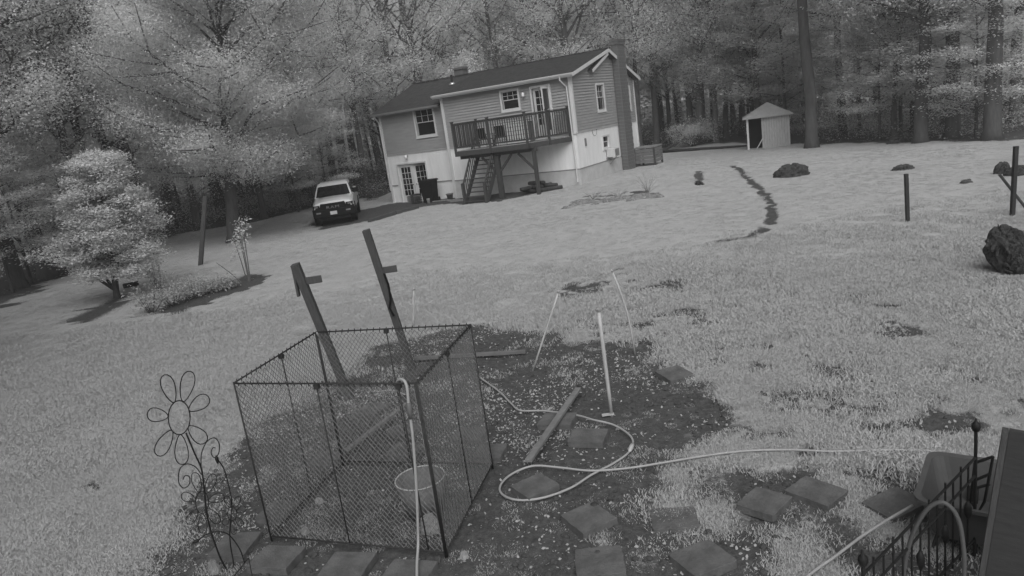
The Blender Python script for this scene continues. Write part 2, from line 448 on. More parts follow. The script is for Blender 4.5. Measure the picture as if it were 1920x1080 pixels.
# ------------------------------------------------------------------ scatter: real small meshes merged (grass, litter)
def blades(n_, h, w, spread, seed, lean=0.5):
    r = np.random.default_rng(seed); vs = []; fs = []
    for k in range(n_):
        a = r.uniform(0, 2 * math.pi); d = spread * math.sqrt(r.uniform()); bx_, by_ = d * math.cos(a), d * math.sin(a)
        hh = h * r.uniform(0.5, 1.15); la = r.uniform(0, 2 * math.pi); ln = hh * lean * r.uniform(0.2, 1.3)
        t = r.uniform(0, math.pi); wx, wy = w * math.cos(t), w * math.sin(t)
        b0 = len(vs)
        vs += [(bx_ - wx, by_ - wy, -0.01), (bx_ + wx, by_ + wy, -0.01),
               (bx_ + wx * .7 + ln * .4 * math.cos(la), by_ + wy * .7 + ln * .4 * math.sin(la), hh * .6), (bx_ - wx * .7 + ln * .4 * math.cos(la), by_ - wy * .7 + ln * .4 * math.sin(la), hh * .6),
               (bx_ + ln * math.cos(la), by_ + ln * math.sin(la), hh)]
        fs += [(b0, b0 + 1, b0 + 2, b0 + 3), (b0 + 3, b0 + 2, b0 + 4)]
    me = bpy.data.meshes.new('tuft'); me.from_pydata(vs, [], fs); me.update(); me.materials.append(M['grass'])
    return me

def gn_scatter(name, pts, rots, scales, kinds, protos, label, cat=None):
    """one object: points carrying rotation, scale and kind, each grown into a small real mesh"""
    me = bpy.data.meshes.new(name); me.vertices.add(len(pts)); me.vertices.foreach_set('co', pts.astype(np.float32).ravel())
    me.attributes.new('yaw', 'FLOAT_VECTOR', 'POINT').data.foreach_set('vector', rots.astype(np.float32).ravel())
    me.attributes.new('size', 'FLOAT', 'POINT').data.foreach_set('value', scales.astype(np.float32))
    me.attributes.new('sort', 'INT', 'POINT').data.foreach_set('value', kinds.astype(np.int32))
    me.update()
    o = link(bpy.data.objects.new(name, me)); o['kind'] = 'stuff'; o['label'] = label
    if cat: o['category'] = cat
    ng = bpy.data.node_groups.new(name, 'GeometryNodeTree')
    ng.interface.new_socket('Geometry', in_out='INPUT', socket_type='NodeSocketGeometry')
    ng.interface.new_socket('Geometry', in_out='OUTPUT', socket_type='NodeSocketGeometry')
    N, L = ng.nodes, ng.links
    gi, go = N.new('NodeGroupInput'), N.new('NodeGroupOutput')
    g2 = N.new('GeometryNodeGeometryToInstance')
    for p in protos:
        oi = N.new('GeometryNodeObjectInfo'); oi.inputs['Object'].default_value = p; oi.inputs['As Instance'].default_value = True
        L.new(oi.outputs['Geometry'], g2.inputs[0])
    ip = N.new('GeometryNodeInstanceOnPoints'); ip.inputs['Pick Instance'].default_value = True
    def nattr(nm, ty):
        q = N.new('GeometryNodeInputNamedAttribute'); q.data_type = ty; q.inputs['Name'].default_value = nm
        return q.outputs['Attribute']
    e2r = N.new('FunctionNodeEulerToRotation'); L.new(nattr('yaw', 'FLOAT_VECTOR'), e2r.inputs[0])
    L.new(gi.outputs[0], ip.inputs['Points']); L.new(g2.outputs[0], ip.inputs['Instance'])
    L.new(nattr('sort', 'INT'), ip.inputs['Instance Index']); L.new(e2r.outputs[0], ip.inputs['Rotation']); L.new(nattr('size', 'FLOAT'), ip.inputs['Scale'])
    L.new(ip.outputs[0], go.inputs[0])
    md = o.modifiers.new('scatter', 'NODES'); md.node_group = ng
    return o

# slab corners as seen in the photograph (used to keep grass off the slabs too)
PAV = [([(1050, 967), (1112, 940), (1163, 968), (1087, 1003)], 'paver with a pebble on it below the hose loop'),
       ([(1255, 1040), (1328, 1006), (1383, 1050), (1300, 1088)], 'dark clean paver at the bottom edge right of centre'),
       ([(1380, 945), (1425, 913), (1478, 930), (1450, 968)], 'paver in the sparse grass touching its wider right neighbour'),
       ([(1480, 914), (1499, 896), (1588, 926), (1561, 952)], 'paver half sunk in grass second from the tub on the right'),
       ([(1627, 942), (1689, 913), (1723, 935), (1673, 975)], 'paver lying beside the grey tub at the lower right'),
       ([(1223, 948), (1305, 937), (1308, 982), (1218, 990)], 'mossy flush paver half covered with grass right of centre'),
       ([(1077, 1023), (1166, 1017), (1174, 1062), (1077, 1078)], 'mossy litter covered paver at the bottom centre'),
       ([(952, 911), (1012, 886), (1053, 905), (990, 932)], 'paver inside the hose loop right of the pen'),
       ([(1063, 828), (1077, 803), (1141, 804), (1130, 831)], 'paver between the plank and the hose connector'),
       ([(1009, 795), (1022, 775), (1080, 776), (1070, 800)], 'paver lying under the diagonal plank'),
       ([(895, 858), (905, 836), (945, 832), (932, 862)], 'paver at the right bottom corner of the pen'),
       ([(1227, 696), (1269, 683), (1305, 699), (1256, 712)], 'lone dark paver at the edge of the soil patch under the grass'),
       ([(395, 1040), (427, 997), (480, 997), (456, 1046)], 'paver behind the wire flower stems at lower left'),
       ([(472, 1058), (499, 1022), (566, 1027), (535, 1076)], 'paver in front of the left pen corner'),
       ([(584, 1080), (616, 1032), (716, 1041), (689, 1085)], 'paver in front of the pen, left of the hose'),
       ([(698, 1082), (722, 1049), (829, 1062), (812, 1100)], 'paver at the bottom edge crossed by the hose'),
       ([(662, 778), (691, 753), (724, 758), (704, 780)], 'paver inside the pen near the shorter timber post'),
       ([(573, 867), (611, 842), (647, 853), (611, 871)], 'paver inside the pen at the left of the inner plank'),
       ([(722, 849), (749, 829), (793, 831), (775, 862)], 'paver inside the pen behind the tub'),
       ([(847, 822), (864, 800), (909, 804), (900, 827)], 'paver seen through the right mesh wall of the pen'),
       ([(490, 965), (510, 935), (556, 945), (530, 975)], 'paver inside the left corner of the pen'),
       ([(727, 806), (762, 788), (792, 796), (755, 818)], 'paver inside the pen at the right end of the inner plank')]
PAVC = [sum([gp(*c_, z=.05) for c_ in c4], Vector()) / 4 for c4, lb in PAV if 'mossy' not in lb]

tufts = [bpy.data.objects.new('tuft', blades(56, 0.029, 0.0024, 0.12, 100 + k, 1.5)) for k in range(4)] + \
        [bpy.data.objects.new('tuft', blades(120, 0.045, 0.005, 0.28, 200 + k, 1.3)) for k in range(3)]
XS, YS, KS, SS = [], [], [], []
def region(y0, y1, xw0, xw1, dens, ks, s0, s1, fade=lambda y: np.ones(y.shape)):
    A = (y1 - y0) * (xw1 - xw0); N_ = int(A * dens)
    x = RNG.uniform(xw0, xw1, N_); y = RNG.uniform(y0, y1, N_)
    ok = (np.abs(x) < y * 0.85 + 2.5) & (RNG.uniform(size=N_) < fade(y + 2.5 * (fbm(x * .5, y * .5, 31, 2) - .5)))
    x, y = x[ok], y[ok]
    s = soil_map(x, y); k = RNG.uniform(size=len(x)) < np.where(s > 0.95, 0.0, np.where(in_poly(x, y, P_WOOD), 0.12, np.clip(1.1 - 1.3 * s, 0.04, 1)))
    for c_ in PAVC: k &= np.hypot(x - c_.x, y - c_.y) > .23
    x, y, s = x[k], y[k], s[k]
    XS.append(x); YS.append(y); KS.append(RNG.choice(ks, len(x)))
    hgt = 0.35 + 1.3 * fbm(x * 0.8, y * 0.8, 77, 4)
    SS.append(RNG.uniform(s0, s1, len(x)) * hgt * (1 - 0.5 * s))
region(4.0, 9.5, -9, 9, 230, [0, 1, 2, 3], 0.55, 1.05)
region(9.5, 21, -18, 18, 110, [0, 1, 2, 3], 0.85, 1.3, lambda y: 1 - smooth(10, 21, y))
region(9.5, 50, -34, 36, 22, [4, 5, 6], 0.7, 1.15, lambda y: smooth(9, 20, y))
x, y = np.concatenate(XS), np.concatenate(YS)
pts = np.stack([x, y, terrain(x, y) - 0.03 * soil_map(x, y)], 1)
rots = np.zeros((len(x), 3)); rots[:, 2] = RNG.uniform(0, 6.28, len(x))
gn_scatter('grass', pts, rots, np.concatenate(SS), np.concatenate(KS), tufts, 'short pale grass covering the lawn', 'grass')

# dead leaves and twigs on the bare soil
def leaf_proto(seed):
    r = np.random.default_rng(seed); w, h = 0.022, 0.035
    vs = [(-h, 0, 0.004), (-h * .3, w * r.uniform(.7, 1.2), 0.012), (h * .4, w * r.uniform(.6, 1.1), 0.006), (h, 0, 0.012), (h * .4, -w * r.uniform(.6, 1.1), 0.004), (-h * .3, -w * r.uniform(.7, 1.2), 0.010)]
    me = bpy.data.meshes.new('dead_leaf'); me.from_pydata(vs, [], [(0, 1, 5), (1, 2, 4, 5), (2, 3, 4)]); me.update(); me.materials.append(M['litter']); return me
lp = [bpy.data.objects.new('dead_leaf', leaf_proto(k)) for k in range(4)]
N_ = 95000
x = RNG.uniform(-6, 7, N_); y = RNG.uniform(4.3, 16, N_)
s = soil_map(x, y); cl = fbm(x * 1.1, y * 1.1, 61, 3)
far_boost = smooth(7.5, 9.5, y)
k = (RNG.uniform(size=N_) < np.clip((s - 0.35) * 1.3, 0, 1) * np.clip(0.08 + 0.9 * smooth(0.42, 0.62, cl) * (0.35 + 0.65 * far_boost), 0, 1) * np.where(in_poly(x, y, P_PEN), .3, 1))
x, y = x[k], y[k]
pts = np.stack([x, y, terrain(x, y) - 0.03 * soil_map(x, y) + soil_map(x, y) * (fbm(x * 3.2, y * 3.2, 71, 3) - .5) * .06 + 0.006], 1)
rots = np.stack([RNG.normal(0, .35, len(x)), RNG.normal(0, .35, len(x)), RNG.uniform(0, 6.28, len(x))], 1)
gn_scatter('leaf_litter', pts, rots, RNG.uniform(0.22, 0.75, len(x)) ** 1.15, RNG.integers(0, 4, len(x)), lp, 'pale dead leaves and chips scattered over the bare soil', 'leaf litter')

# clods of earth on the bare soil
def clod_proto(seed):
    r = np.random.default_rng(700 + seed); mb = MB(); secs = []
    for i in range(5):
        f = i / 4; rad = max(.05, math.cos((f - .35) * 1.9)); secs.append([(.03 * rad * r.uniform(.7, 1.25) * math.cos(t), .026 * rad * r.uniform(.7, 1.25) * math.sin(t), -.008 + .034 * f) for t in np.linspace(0, 5.5, 8)])
    mb.loft(secs); return bpy.data.objects.new('clod', mb.mesh('clod', 'soil'))
N_ = 9000; x = RNG.uniform(-6, 6, N_); y = RNG.uniform(4.3, 13, N_); s = soil_map(x, y)
k = (s > .55) & (RNG.uniform(size=N_) < .25 + .75 * smooth(.45, .6, fbm(x * 1.4, y * 1.4, 33, 3)))
x, y = x[k], y[k]
pts = np.stack([x, y, terrain(x, y) - 0.03 * soil_map(x, y) + soil_map(x, y) * (fbm(x * 3.2, y * 3.2, 71, 3) - .5) * .06], 1)
rots = np.stack([RNG.normal(0, .3, len(x)), RNG.normal(0, .3, len(x)), RNG.uniform(0, 6.28, len(x))], 1)
gn_scatter('soil_clods', pts, rots, RNG.uniform(.25, 1.3, len(x)) ** 1.6, RNG.integers(0, 3, len(x)), [clod_proto(k_) for k_ in range(3)], 'crumbled clods of dark earth on the bare soil', 'soil')

# ------------------------------------------------------------------ house
HX, HY, HTH, HZ = 4.3258, 37.1946, 0.5485, 0.2333
W_, XS_, B_, D_ = 12.86, 7.93, 0.41, 8.9
ZS, ZF = 2.60, 0.79                 # siding bottom, foundation top
EVR, EVL, RZ = 5.56, 5.09, 6.75     # eaves (addition, main), ridge
OV, OE = 0.35, 0.38
YR = D_ / 2 + B_ / 2
house = thing('house', 'raised ranch house with grey siding over white lower walls and dark roof', 'house', (HX, HY, HZ), -HTH)
HM = Matrix.Translation((HX, HY, HZ)) @ Matrix.Rotation(-HTH, 4, 'Z')
HI = HM.inverted()
def hw(p): return HM @ V3(p)

def F(y0):    # front plane at depth y0: (s, z, out) -> local
    return lambda s, z, o: Vector((s, y0 - o, z))
def G(x0):    # gable plane at x0
    return lambda s, z, o: Vector((x0 + o, s, z))

def plain_wall(mb, pl, s0, s1, z0, z1, ops=()):
    zs = sorted({z0, z1, *[o[2] for o in ops], *[o[3] for o in ops]}); zs = [z for z in zs if z0 <= z <= z1]
    for a_, b_ in zip(zs[:-1], zs[1:]):
        iv = [(s0, s1)]
        for o in ops:
            if o[2] < (a_ + b_) / 2 < o[3]:
                iv = [q for (u, w) in iv for q in ((u, min(w, o[0])), (max(u, o[1]), w)) if q[1] - q[0] > 1e-3]
        for u, w in iv: mb.add([pl(u, a_, 0), pl(w, a_, 0), pl(w, b_, 0), pl(u, b_, 0)], [(0, 1, 2, 3)])
    for o in ops:   # reveals
        d = -0.16
        for (u, a_), (w, b_) in (((o[0], o[2]), (o[0], o[3])), ((o[1], o[2]), (o[1], o[3])), ((o[0], o[2]), (o[1], o[2])), ((o[0], o[3]), (o[1], o[3]))):
            mb.add([pl(u, a_, 0), pl(w, b_, 0), pl(w, b_, d), pl(u, a_, d)], [(0, 1, 2, 3)])

def lap_wall(mb, pl, lim, z0, z1, ops=(), c=0.145):
    z = z0
    while z < z1 - 0.01:
        zt = min(z + c, z1); zm = (z + zt) / 2; iv = [lim(zm)]
        for o in ops:
            if o[2] < zm < o[3]: iv = [q for (u, w) in iv for q in ((u, min(w, o[0])), (max(u, o[1]), w)) if q[1] - q[0] > 1e-3]
        for u, w in iv:
            if w - u < 0.02: continue
            mb.add([pl(u, z, 0.058), pl(w, z, 0.058), pl(w, zt, 0.004), pl(u, zt, 0.004), pl(u, z, 0.0), pl(w, z, 0.0)], [(0, 1, 2, 3), (4, 5, 1, 0)])
        z += c

OPS_L = [(-10.22, -8.92, 3.50, 4.97)]
OPS_R = [(-4.04, -3.06, 4.25, 5.17), (-2.22, -1.22, 2.66, 5.12)]
OPS_G = [(3.10, 4.08, 3.56, 4.88), (7.38, 8.06, 3.34, 4.62)]
OPS_GL = [(3.28, 4.18, 1.50, 2.12)]
OPS_FL = [(-12.12, -10.05, -0.28, 1.98)]

def roofz_front(y): return EVR + (RZ - EVR) * (y + OE) / (YR + OE)
def roofz_back(y): return EVL + (RZ - EVL) * (D_ + OE - y) / (D_ + OE - YR)
wl_ = MB()
plain_wall(wl_, F(B_), -W_, -XS_, -0.7, ZS, OPS_FL)
plain_wall(wl_, F(0.0), -XS_, 0, ZF, ZS)
plain_wall(wl_, G(0.0), 0, D_, ZF, ZS, OPS_GL)
wl_.add([(-XS_, B_, -0.7), (-XS_, 0, -0.7), (-XS_, 0, 5.5), (-XS_, B_, 5.5)], [(0, 1, 2, 3)])
wl_.add([(-W_, B_, -0.7), (-W_, D_, -0.7), (-W_, D_, 5.1), (-W_, YR, 6.6), (-W_, B_, 5.1)], [(0, 1, 2, 3, 4)])
wl_.add([(-W_, D_, -0.7), (0, D_, -0.7), (0, D_, 5.1), (-W_, D_, 5.1)], [(0, 1, 2, 3)])
wl_.build('lower_wall', 'white', house)
fd = MB()
fd.bx(-XS_ + 0.004, 0.035, -0.035, 0.25, -0.9, ZF - 0.03)
fd.bx(-0.25, 0.035, 0.25, D_ - .02, -0.9, ZF - 0.03)
fd.build('foundation', 'found', house)
for q_ in ((-XS_, 0.055, -0.055, 0.0, ZF - 0.03, ZF + 0.02), (0.0, 0.055, 0.0, 5.35, ZF - 0.03, ZF + 0.02), (-W_, -12.3, B_ - 0.04, B_ - .002, 0.76, 0.81), (-9.85, -XS_, B_ - 0.04, B_ - .002, 0.76, 0.81)):
    lg = MB(); lg.bx(*q_); lg.build('ledge_strip', 'soffit', house)
sdg = MB(); lap_wall(sdg, F(B_), lambda z: (-W_, -XS_), ZS, EVL + 0.02, OPS_L); sdg.build('siding', 'siding', house, kind='stuff')
sdg = MB(); lap_wall(sdg, F(0.0), lambda z: (-XS_, 0), ZS, EVR + 0.02, OPS_R); sdg.build('siding', 'siding', house, kind='stuff')
def glim(z):
    z = z + 0.20; y0, y1 = 0.0, D_
    if z > EVR: y0 = max(0, -OE + (z - EVR) * (YR + OE) / (RZ - EVR) - 0.0)
    if z > EVL - 0.2: y1 = min(D_, D_ + OE - (z - EVL) * (D_ + OE - YR) / (RZ - EVL))
    return (y0, max(y0, y1))
sdg = MB(); lap_wall(sdg, G(0.0), glim, ZS, RZ - 0.1, OPS_G); sdg.build('siding', 'siding', house, kind='stuff')
# corner boards
cb = MB(); cb.bx(-0.10, 0.07, -0.07, 0.0, ZS - .02, 5.5); cb.bx(0.003, 0.07, 0.0, 0.10, ZS - .02, 5.5); cb.build('corner_board', 'trim', house)
cb = MB(); cb.bx(-XS_ - 0.07, -XS_ + 0.10, -0.07, 0.0, -0.3, 5.45); cb.build('corner_board', 'trim', house)
cb = MB(); cb.bx(-W_ - 0.03, -W_ + 0.10, B_ - 0.07, B_, -0.5, 5.0); cb.build('corner_board', 'trim', house)
cb = MB(); cb.bx(0.003, 0.07, D_ - 0.1, D_, 0.4, 5.0); cb.build('corner_board', 'trim', house)

# roof slabs: each a slab of thickness t with shingle courses stepped
def slab(y0, z0, y1, z1, x0, x1, t=0.10, courses=20):
    mb = MB(); d = Vector((0, y1 - y0, z1 - z0)); nrm = Vector((0, -d.z, d.y)).normalized()
    if nrm.z < 0: nrm = -nrm
    a_, b_ = Vector((0, y0, z0)), Vector((0, y1, z1))
    for k in range(courses):
        p, q = a_ + d * (k / courses), a_ + d * ((k + 1) / courses)
        lo, hi = nrm * 0.028, nrm * 0.008
        vs = []
        for x_ in (x0, x1):
            X = Vector((x_, 0, 0)); vs += [X + p + lo, X + q + hi, X + q - nrm * t, X + p - nrm * t]
        mb.add(vs, [(0, 4, 5, 1), (0, 3, 7, 4), (3, 2, 6, 7), (0, 1, 2, 3), (4, 7, 6, 5), (1, 5, 6, 2)])
    return mb
rf = slab(-OE, EVR, YR, RZ, -XS_ - 0.32, OV, courses=26).build('roof', 'roof', house)
rf2 = slab(B_ - OE, EVL, YR, RZ - 0.03, -W_ - OV, -XS_ - 0.30, courses=26).build('roof', 'roof', house)
slab(D_ + OE, EVL, YR, RZ - 0.01, -W_ - OV, OV, courses=26).build('roof', 'roof', house)
mb = MB(); mb.bar((-W_ - OV, YR, RZ + 0.03), (OV + .005, YR, RZ + 0.03), 0.26, 0.03); mb.build('ridge_cap', 'roof', house)
# fascias, rakes, soffits
fs_ = MB(); fs_.bx(-XS_ - 0.32, OV, -OE - 0.022, -OE + 0.0, EVR - 0.19, EVR + 0.0); fs_.build('fascia', 'trim', house)
fs_ = MB(); fs_.bx(-W_ - OV, -XS_ - 0.30, B_ - OE - 0.022, B_ - OE, EVL - 0.17, EVL); fs_.build('fascia', 'soffit', house)
rk = MB(); rk.bar((OV + 0.015, -OE - .02, EVR - 0.09), (OV + 0.015, YR, RZ - 0.09), 0.026, 0.17, up=(0, -.23, 1)); rk.build('rake_board', 'trim', house)
rk = MB(); rk.bar((OV + 0.015, D_ + OE, EVL - 0.09), (OV + 0.015, YR + .01, RZ - 0.10), 0.026, 0.17, up=(0, .36, 1)); rk.build('rake_board', 'trim', house)
rk = MB(); rk.bar((-W_ - OV - 0.012, B_ - OE, EVL - 0.09), (-W_ - OV - 0.012, YR, RZ - 0.12), 0.026, 0.16, up=(0, -.36, 1)); rk.build('rake_board', 'trim', house)
# inner, steeper rake of the original roof under the addition roof
rk = MB(); rk.bar((OV - 0.04, 2.25, 5.60), (OV - 0.04, YR - .02, RZ - 0.26), 0.03, 0.15, up=(0, -.45, 1)); rk.build('rake_board', 'trim', house)
rk = MB(); rk.bar((OV / 2 - 0.02, 2.20, 5.66), (OV / 2 - 0.02, YR - .02, RZ - 0.20), OV - 0.06, 0.03, up=(0, -.45, 1)); rk.build('soffit', 'roof', house)
sf = MB(); sf.bx(-XS_ - .3, OV - .02, -OE, -0.002, EVR - 0.17, EVR - 0.15); sf.build('soffit', 'soffit', house)
sf = MB(); sf.bx(-W_ - .3, -XS_ - .32, B_ - OE, B_ - .002, EVL - 0.16, EVL - 0.14); sf.build('soffit', 'soffit', house)
# gutters and downspouts
gt = MB(); gt.loft([[(x_, -OE - 0.025, EVR - 0.02), (x_, -OE - 0.025, EVR - 0.13), (x_, -OE - 0.10, EVR - 0.13), (x_, -OE - 0.14, EVR - 0.05), (x_, -OE - 0.14, EVR - 0.02)] for x_ in (-XS_ - .34, OV + .01)])
gt.build('gutter', 'gutter', house)
gt = MB(); gt.loft([[(x_, B_ - OE - 0.025, EVL - 0.02), (x_, B_ - OE - 0.025, EVL - 0.12), (x_, B_ - OE - 0.09, EVL - 0.12), (x_, B_ - OE - 0.12, EVL - 0.02)] for x_ in (-W_ - .36, -XS_ - .30)])
gt.build('gutter', 'soffit', house)
def spout(pts, m_='gutter'):
    mb = MB(); mb.tube(pts, 0.045, 4); mb.build('downspout', m_, house)
spout([(-0.36, -OE - .08, EVR - .1), (-0.36, -OE - .06, EVR - .28), (-0.20, -0.10, EVR - .62), (-0.18, -0.09, 2.4), (-0.16, -0.10, 0.32), (-0.10, -0.25, 0.12)])
spout([(-W_ - .05, B_ - OE - .06, EVL - .1), (-W_ - .03, B_ - .1, EVL - .55), (-W_ - .03, B_ - .09, 0.5)])
# windows
def window(pl, s0, s1, z0, z1, nx_=3, nz_=2, tr=0.10, meeting=True, blind=False):
    fr = MB(); o0, o1 = 0.0, 0.075
    def b3(a_, b_, c_, d_, e_, f_):
        p, q = pl(a_, c_, e_), pl(b_, d_, f_); fr.bx(p.x, q.x, p.y, q.y, p.z, q.z)
    b3(s0 - tr, s0, z0 - tr, z1 + tr, o0, o1); b3(s1, s1 + tr, z0 - tr, z1 + tr, o0, o1)
    b3(s0, s1, z1, z1 + tr, o0, o1); b3(s0, s1, z0 - tr, z0, o0, o1)
    wdw = fr.build('window', 'trim', house)
    sl = MB(); p, q = pl(s0 - tr - .03, z0 - tr - .04, 0), pl(s1 + tr + .03, z0 - tr, 0.09); sl.bx(p.x, q.x, p.y, q.y, p.z, q.z); sl.build('sill', 'trim', wdw)
    zm = (z0 + z1) / 2; w = 0.035
    for za, zb, dep, gr in ((zm, z1, -0.045, True), (z0, zm + (0.02 if meeting else 0), -0.075, False)):
        sh = MB()
        def b4(a_, b_, c_, d_, e_, f_):
            p, q = pl(a_, c_, e_), pl(b_, d_, f_); sh.bx(p.x, q.x, p.y, q.y, p.z, q.z)
        b4(s0, s0 + w, za, zb, dep - .02, dep + .02); b4(s1 - w, s1, za, zb, dep - .02, dep + .02)
        b4(s0 + w, s1 - w, za, za + w, dep - .02, dep + .02); b4(s0 + w, s1 - w, zb - w, zb, dep - .02, dep + .02)
        if gr:
            for k in range(1, nx_): xx = s0 + (s1 - s0) * k / nx_; b4(xx - .011, xx + .011, za + w, zb - w, dep - .008, dep + .015)
            for k in range(1, nz_): zz = za + (zb - za) * k / nz_; b4(s0 + w, s1 - w, zz - .011, zz + .011, dep - .008, dep + .0146)
        sh.build('sash', 'trim', wdw)
        pn = MB(); p, q = pl(s0 + w * .5, za + w * .5, dep - .006), pl(s1 - w * .5, zb - w * .5, dep - .002); pn.bx(p.x, q.x, p.y, q.y, p.z, q.z); pn.build('pane', 'glass', wdw)
    return wdw
window(F(B_), *OPS_L[0]); window(F(0.0), *OPS_R[0]); window(G(0.0), *OPS_G[0], nx_=2); window(G(0.0), *OPS_G[1], nx_=2)
window(G(0.0), *OPS_GL[0], nx_=1, nz_=1, tr=0.07)
# french doors
def door_leaf(name, w, h, nx_, nz_, parent, loc, rz, stile=0.17, kick=0.36, head=0.17, knob=None):
    sh = MB(); t = 0.022
    sh.bx(0, stile, -t, t, 0, h); sh.bx(w - stile, w, -t, t, 0, h); sh.bx(stile, w - stile, -t, t, 0, kick); sh.bx(stile, w - stile, -t, t, h - head, h)
    for k in range(1, nx_): xx = stile + (w - 2 * stile) * k / nx_; sh.bx(xx - .014, xx + .014, -t * .8, t * .8, kick, h - head)
    for k in range(1, nz_): zz = kick + (h - head - kick) * k / nz_; sh.bx(stile, w - stile, -t * .75, t * .75, zz - .014, zz + .014)
    d = sh.build(name, 'trim', parent); d.location = loc; d.rotation_euler = (0, 0, rz)
    gw, gh = (w - 2 * stile) / nx_, (h - head - kick) / nz_
    pm = MB(); pm.bx(-gw / 2, gw / 2, -.004, .004, -gh / 2, gh / 2); pme = pm.mesh('pane', 'glass')
    for i in range(nx_):
        for j in range(nz_): inst(pme, 'pane', d, (stile + gw * (i + .5), 0, kick + gh * (j + .5)))
    if knob is not None:
        kb = MB(); kb.lathe([(0.012, 0), (0.012, -.05), (0.032, -.055), (0.034, -.08), (0.015, -.095)], 10, (knob, -t, 1.0), 'Y'); kb.build('handle', 'rim', d, smooth_=True)
    return d
FH = OPS_FL[0][3] - OPS_FL[0][2] - 0.05
jb = MB(); o = OPS_FL[0]; yb = B_
jb.bx(o[0] - .09, o[0], yb - .05, yb, o[2], o[3] + .09); jb.bx(o[1], o[1] + .09, yb - .05, yb, o[2], o[3] + .09); jb.bx(o[0], o[1], yb - .05, yb, o[3], o[3] + .09)
jb.bx(o[0], o[1], yb - .08, yb + .16, o[2] - .06, o[2] + .03)
dj = jb.build('door_frame', 'trim', house)
door_leaf('door', 1.02, FH, 3, 5, house, (o[0] + .01, yb + .08, o[2] + .04), 0.0, knob=0.95)
door_leaf('door', 1.02, FH, 3, 5, house, (o[1] - 1.03, yb + .08, o[2] + .04), math.radians(48), knob=0.07)
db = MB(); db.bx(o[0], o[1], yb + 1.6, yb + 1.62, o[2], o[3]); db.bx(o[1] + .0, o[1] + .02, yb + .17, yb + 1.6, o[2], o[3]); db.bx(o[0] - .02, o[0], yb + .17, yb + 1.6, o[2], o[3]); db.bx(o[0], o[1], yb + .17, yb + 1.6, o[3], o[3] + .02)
db.build('door_shade_box', 'dark', house)  # near-black box, the unlit room's shade put into its colour
# upper glazed door with its storm door standing open
o = OPS_R[1]; jb = MB()
jb.bx(o[0] - .10, o[0], -.075, -.0, o[2], o[3] + .10); jb.bx(o[1], o[1] + .10, -.075, -.0, o[2], o[3] + .10); jb.bx(o[0], o[1], -.075, -.0, o[3], o[3] + .10)
jb.build('door_frame', 'trim', house)
door_leaf('door', o[1] - o[0] - .02, o[3] - o[2] - .03, 3, 5, house, (o[0] + .01, 0.07, o[2] + .02), 0.0, 0.14, 0.55, 0.14, knob=0.9)
sdm = door_leaf('storm_door', o[1] - o[0] - .04, o[3] - o[2] - .05, 1, 2, house, (o[1] - .02, -0.06, o[2] + .03), math.radians(275), 0.10, 0.25, 0.10)
sdm['label'] = 'white storm door standing open onto the deck'
# wall lamps
def wall_lamp(s, z, y0):
    mb = MB(); mb.lathe([(0.05, 0), (0.055, -.015), (0.02, -.03)], 12, (s, y0, z), 'Y'); mb.tube([(s, y0 - .02, z), (s, y0 - .12, z + .04), (s, y0 - .17, z - .02)], 0.012, 6)
    lm = mb.build('wall_lamp', 'rim', house, smooth_=True)
    g_ = MB(); g_.lathe([(0.02, .10), (0.07, .06), (0.095, -.02), (0.09, -.10), (0.05, -.15), (0.01, -.16)], 14, (s, y0 - .17, z), 'Z'); g_.build('globe', 'lampglass', lm, smooth_=True)
wall_lamp(-11.25, 2.44, B_); wall_lamp(-2.66, 4.9, -0.03)
# roof vent pipe with flashing, small meter boxes, wires
vz = roofz_front(2.3)
vp = MB(); vp.lathe([(0.07, -.1), (0.07, 0.55), (0.045, .55)], 12, (-8.62, 2.35, vz - .05)); v_ = vp.build('vent_pipe', 'iron', house, smooth_=True)
vp = MB(); vp.lathe([(0.24, -.02), (0.13, .07), (0.075, .14)], 12, (-8.62, 2.35, vz - .03)); vp.build('flashing', 'metal', v_, smooth_=True)
bxm = MB(); bxm.bx(0.0, 0.06, 0.93, 1.07, 1.85, 2.25); bxm.build('meter_box', 'greystone', house, bevel=.01)
ms = MB(); ms.tube([(0.01 + 0.01 * math.sin(k), 2.35 + .3 * math.cos(k * .5), 2.48 + .22 * math.sin(k * .5)) for k in range(2, 15)], 0.008, 5); ms.build('cable', 'black', house)
# gable chimney in courses of brick
chm = MB(); chm.bx(0.06, 0.42, 5.75, 6.95, -0.6, 7.15); chim = chm.build('chimney', 'mortar', house)
bk = MB(); bk.bx(-.145, .145, -.008, .008, -.085, .085); bme = bk.mesh('brick', 'brick')
bk = MB(); bk.bx(-.012, .012, -.145, .145, -.085, .085); bms = bk.mesh('brick', 'brick')
rows = 38; nb = 0
for r in range(rows):
    z = -0.35 + r * 0.196 + .09; off = (r % 2) * 0.15
    yy = 5.75 + 0.15 - off
    while yy < 6.95 - .1:
        c_ = yy; w0 = max(5.755, c_ - .145); w1 = min(6.945, c_ + .145)
        if w1 - w0 > .12: inst(bms, 'brick', chim, (0.42 + RNG.uniform(-.003, .004), (w0 + w1) / 2, z), scale=(1, (w1 - w0) / .29, 1)); nb += 1
        yy += 0.30
    for xx in ((0.19, 0.47) if r % 2 else (0.33,)):
        pass
    inst(bme, 'brick', chim, (0.24, 5.745, z), scale=(1.2, 1, 1))
cc = MB(); cc.bx(0.0, 0.48, 5.68, 7.02, 7.15, 7.27); cc.bx(.02, .46, 5.70, 7.0, 6.98, 7.149); cc.build('chimney_cap', 'brick', house)
c2 = MB(); c2.bx(-10.5, -9.85, YR + .9, YR + 1.5, 5.9, 7.35); c2.bx(-10.56, -9.79, YR + .84, YR + 1.56, 7.2, 7.32); c2.build('rear_chimney', 'brick', house)

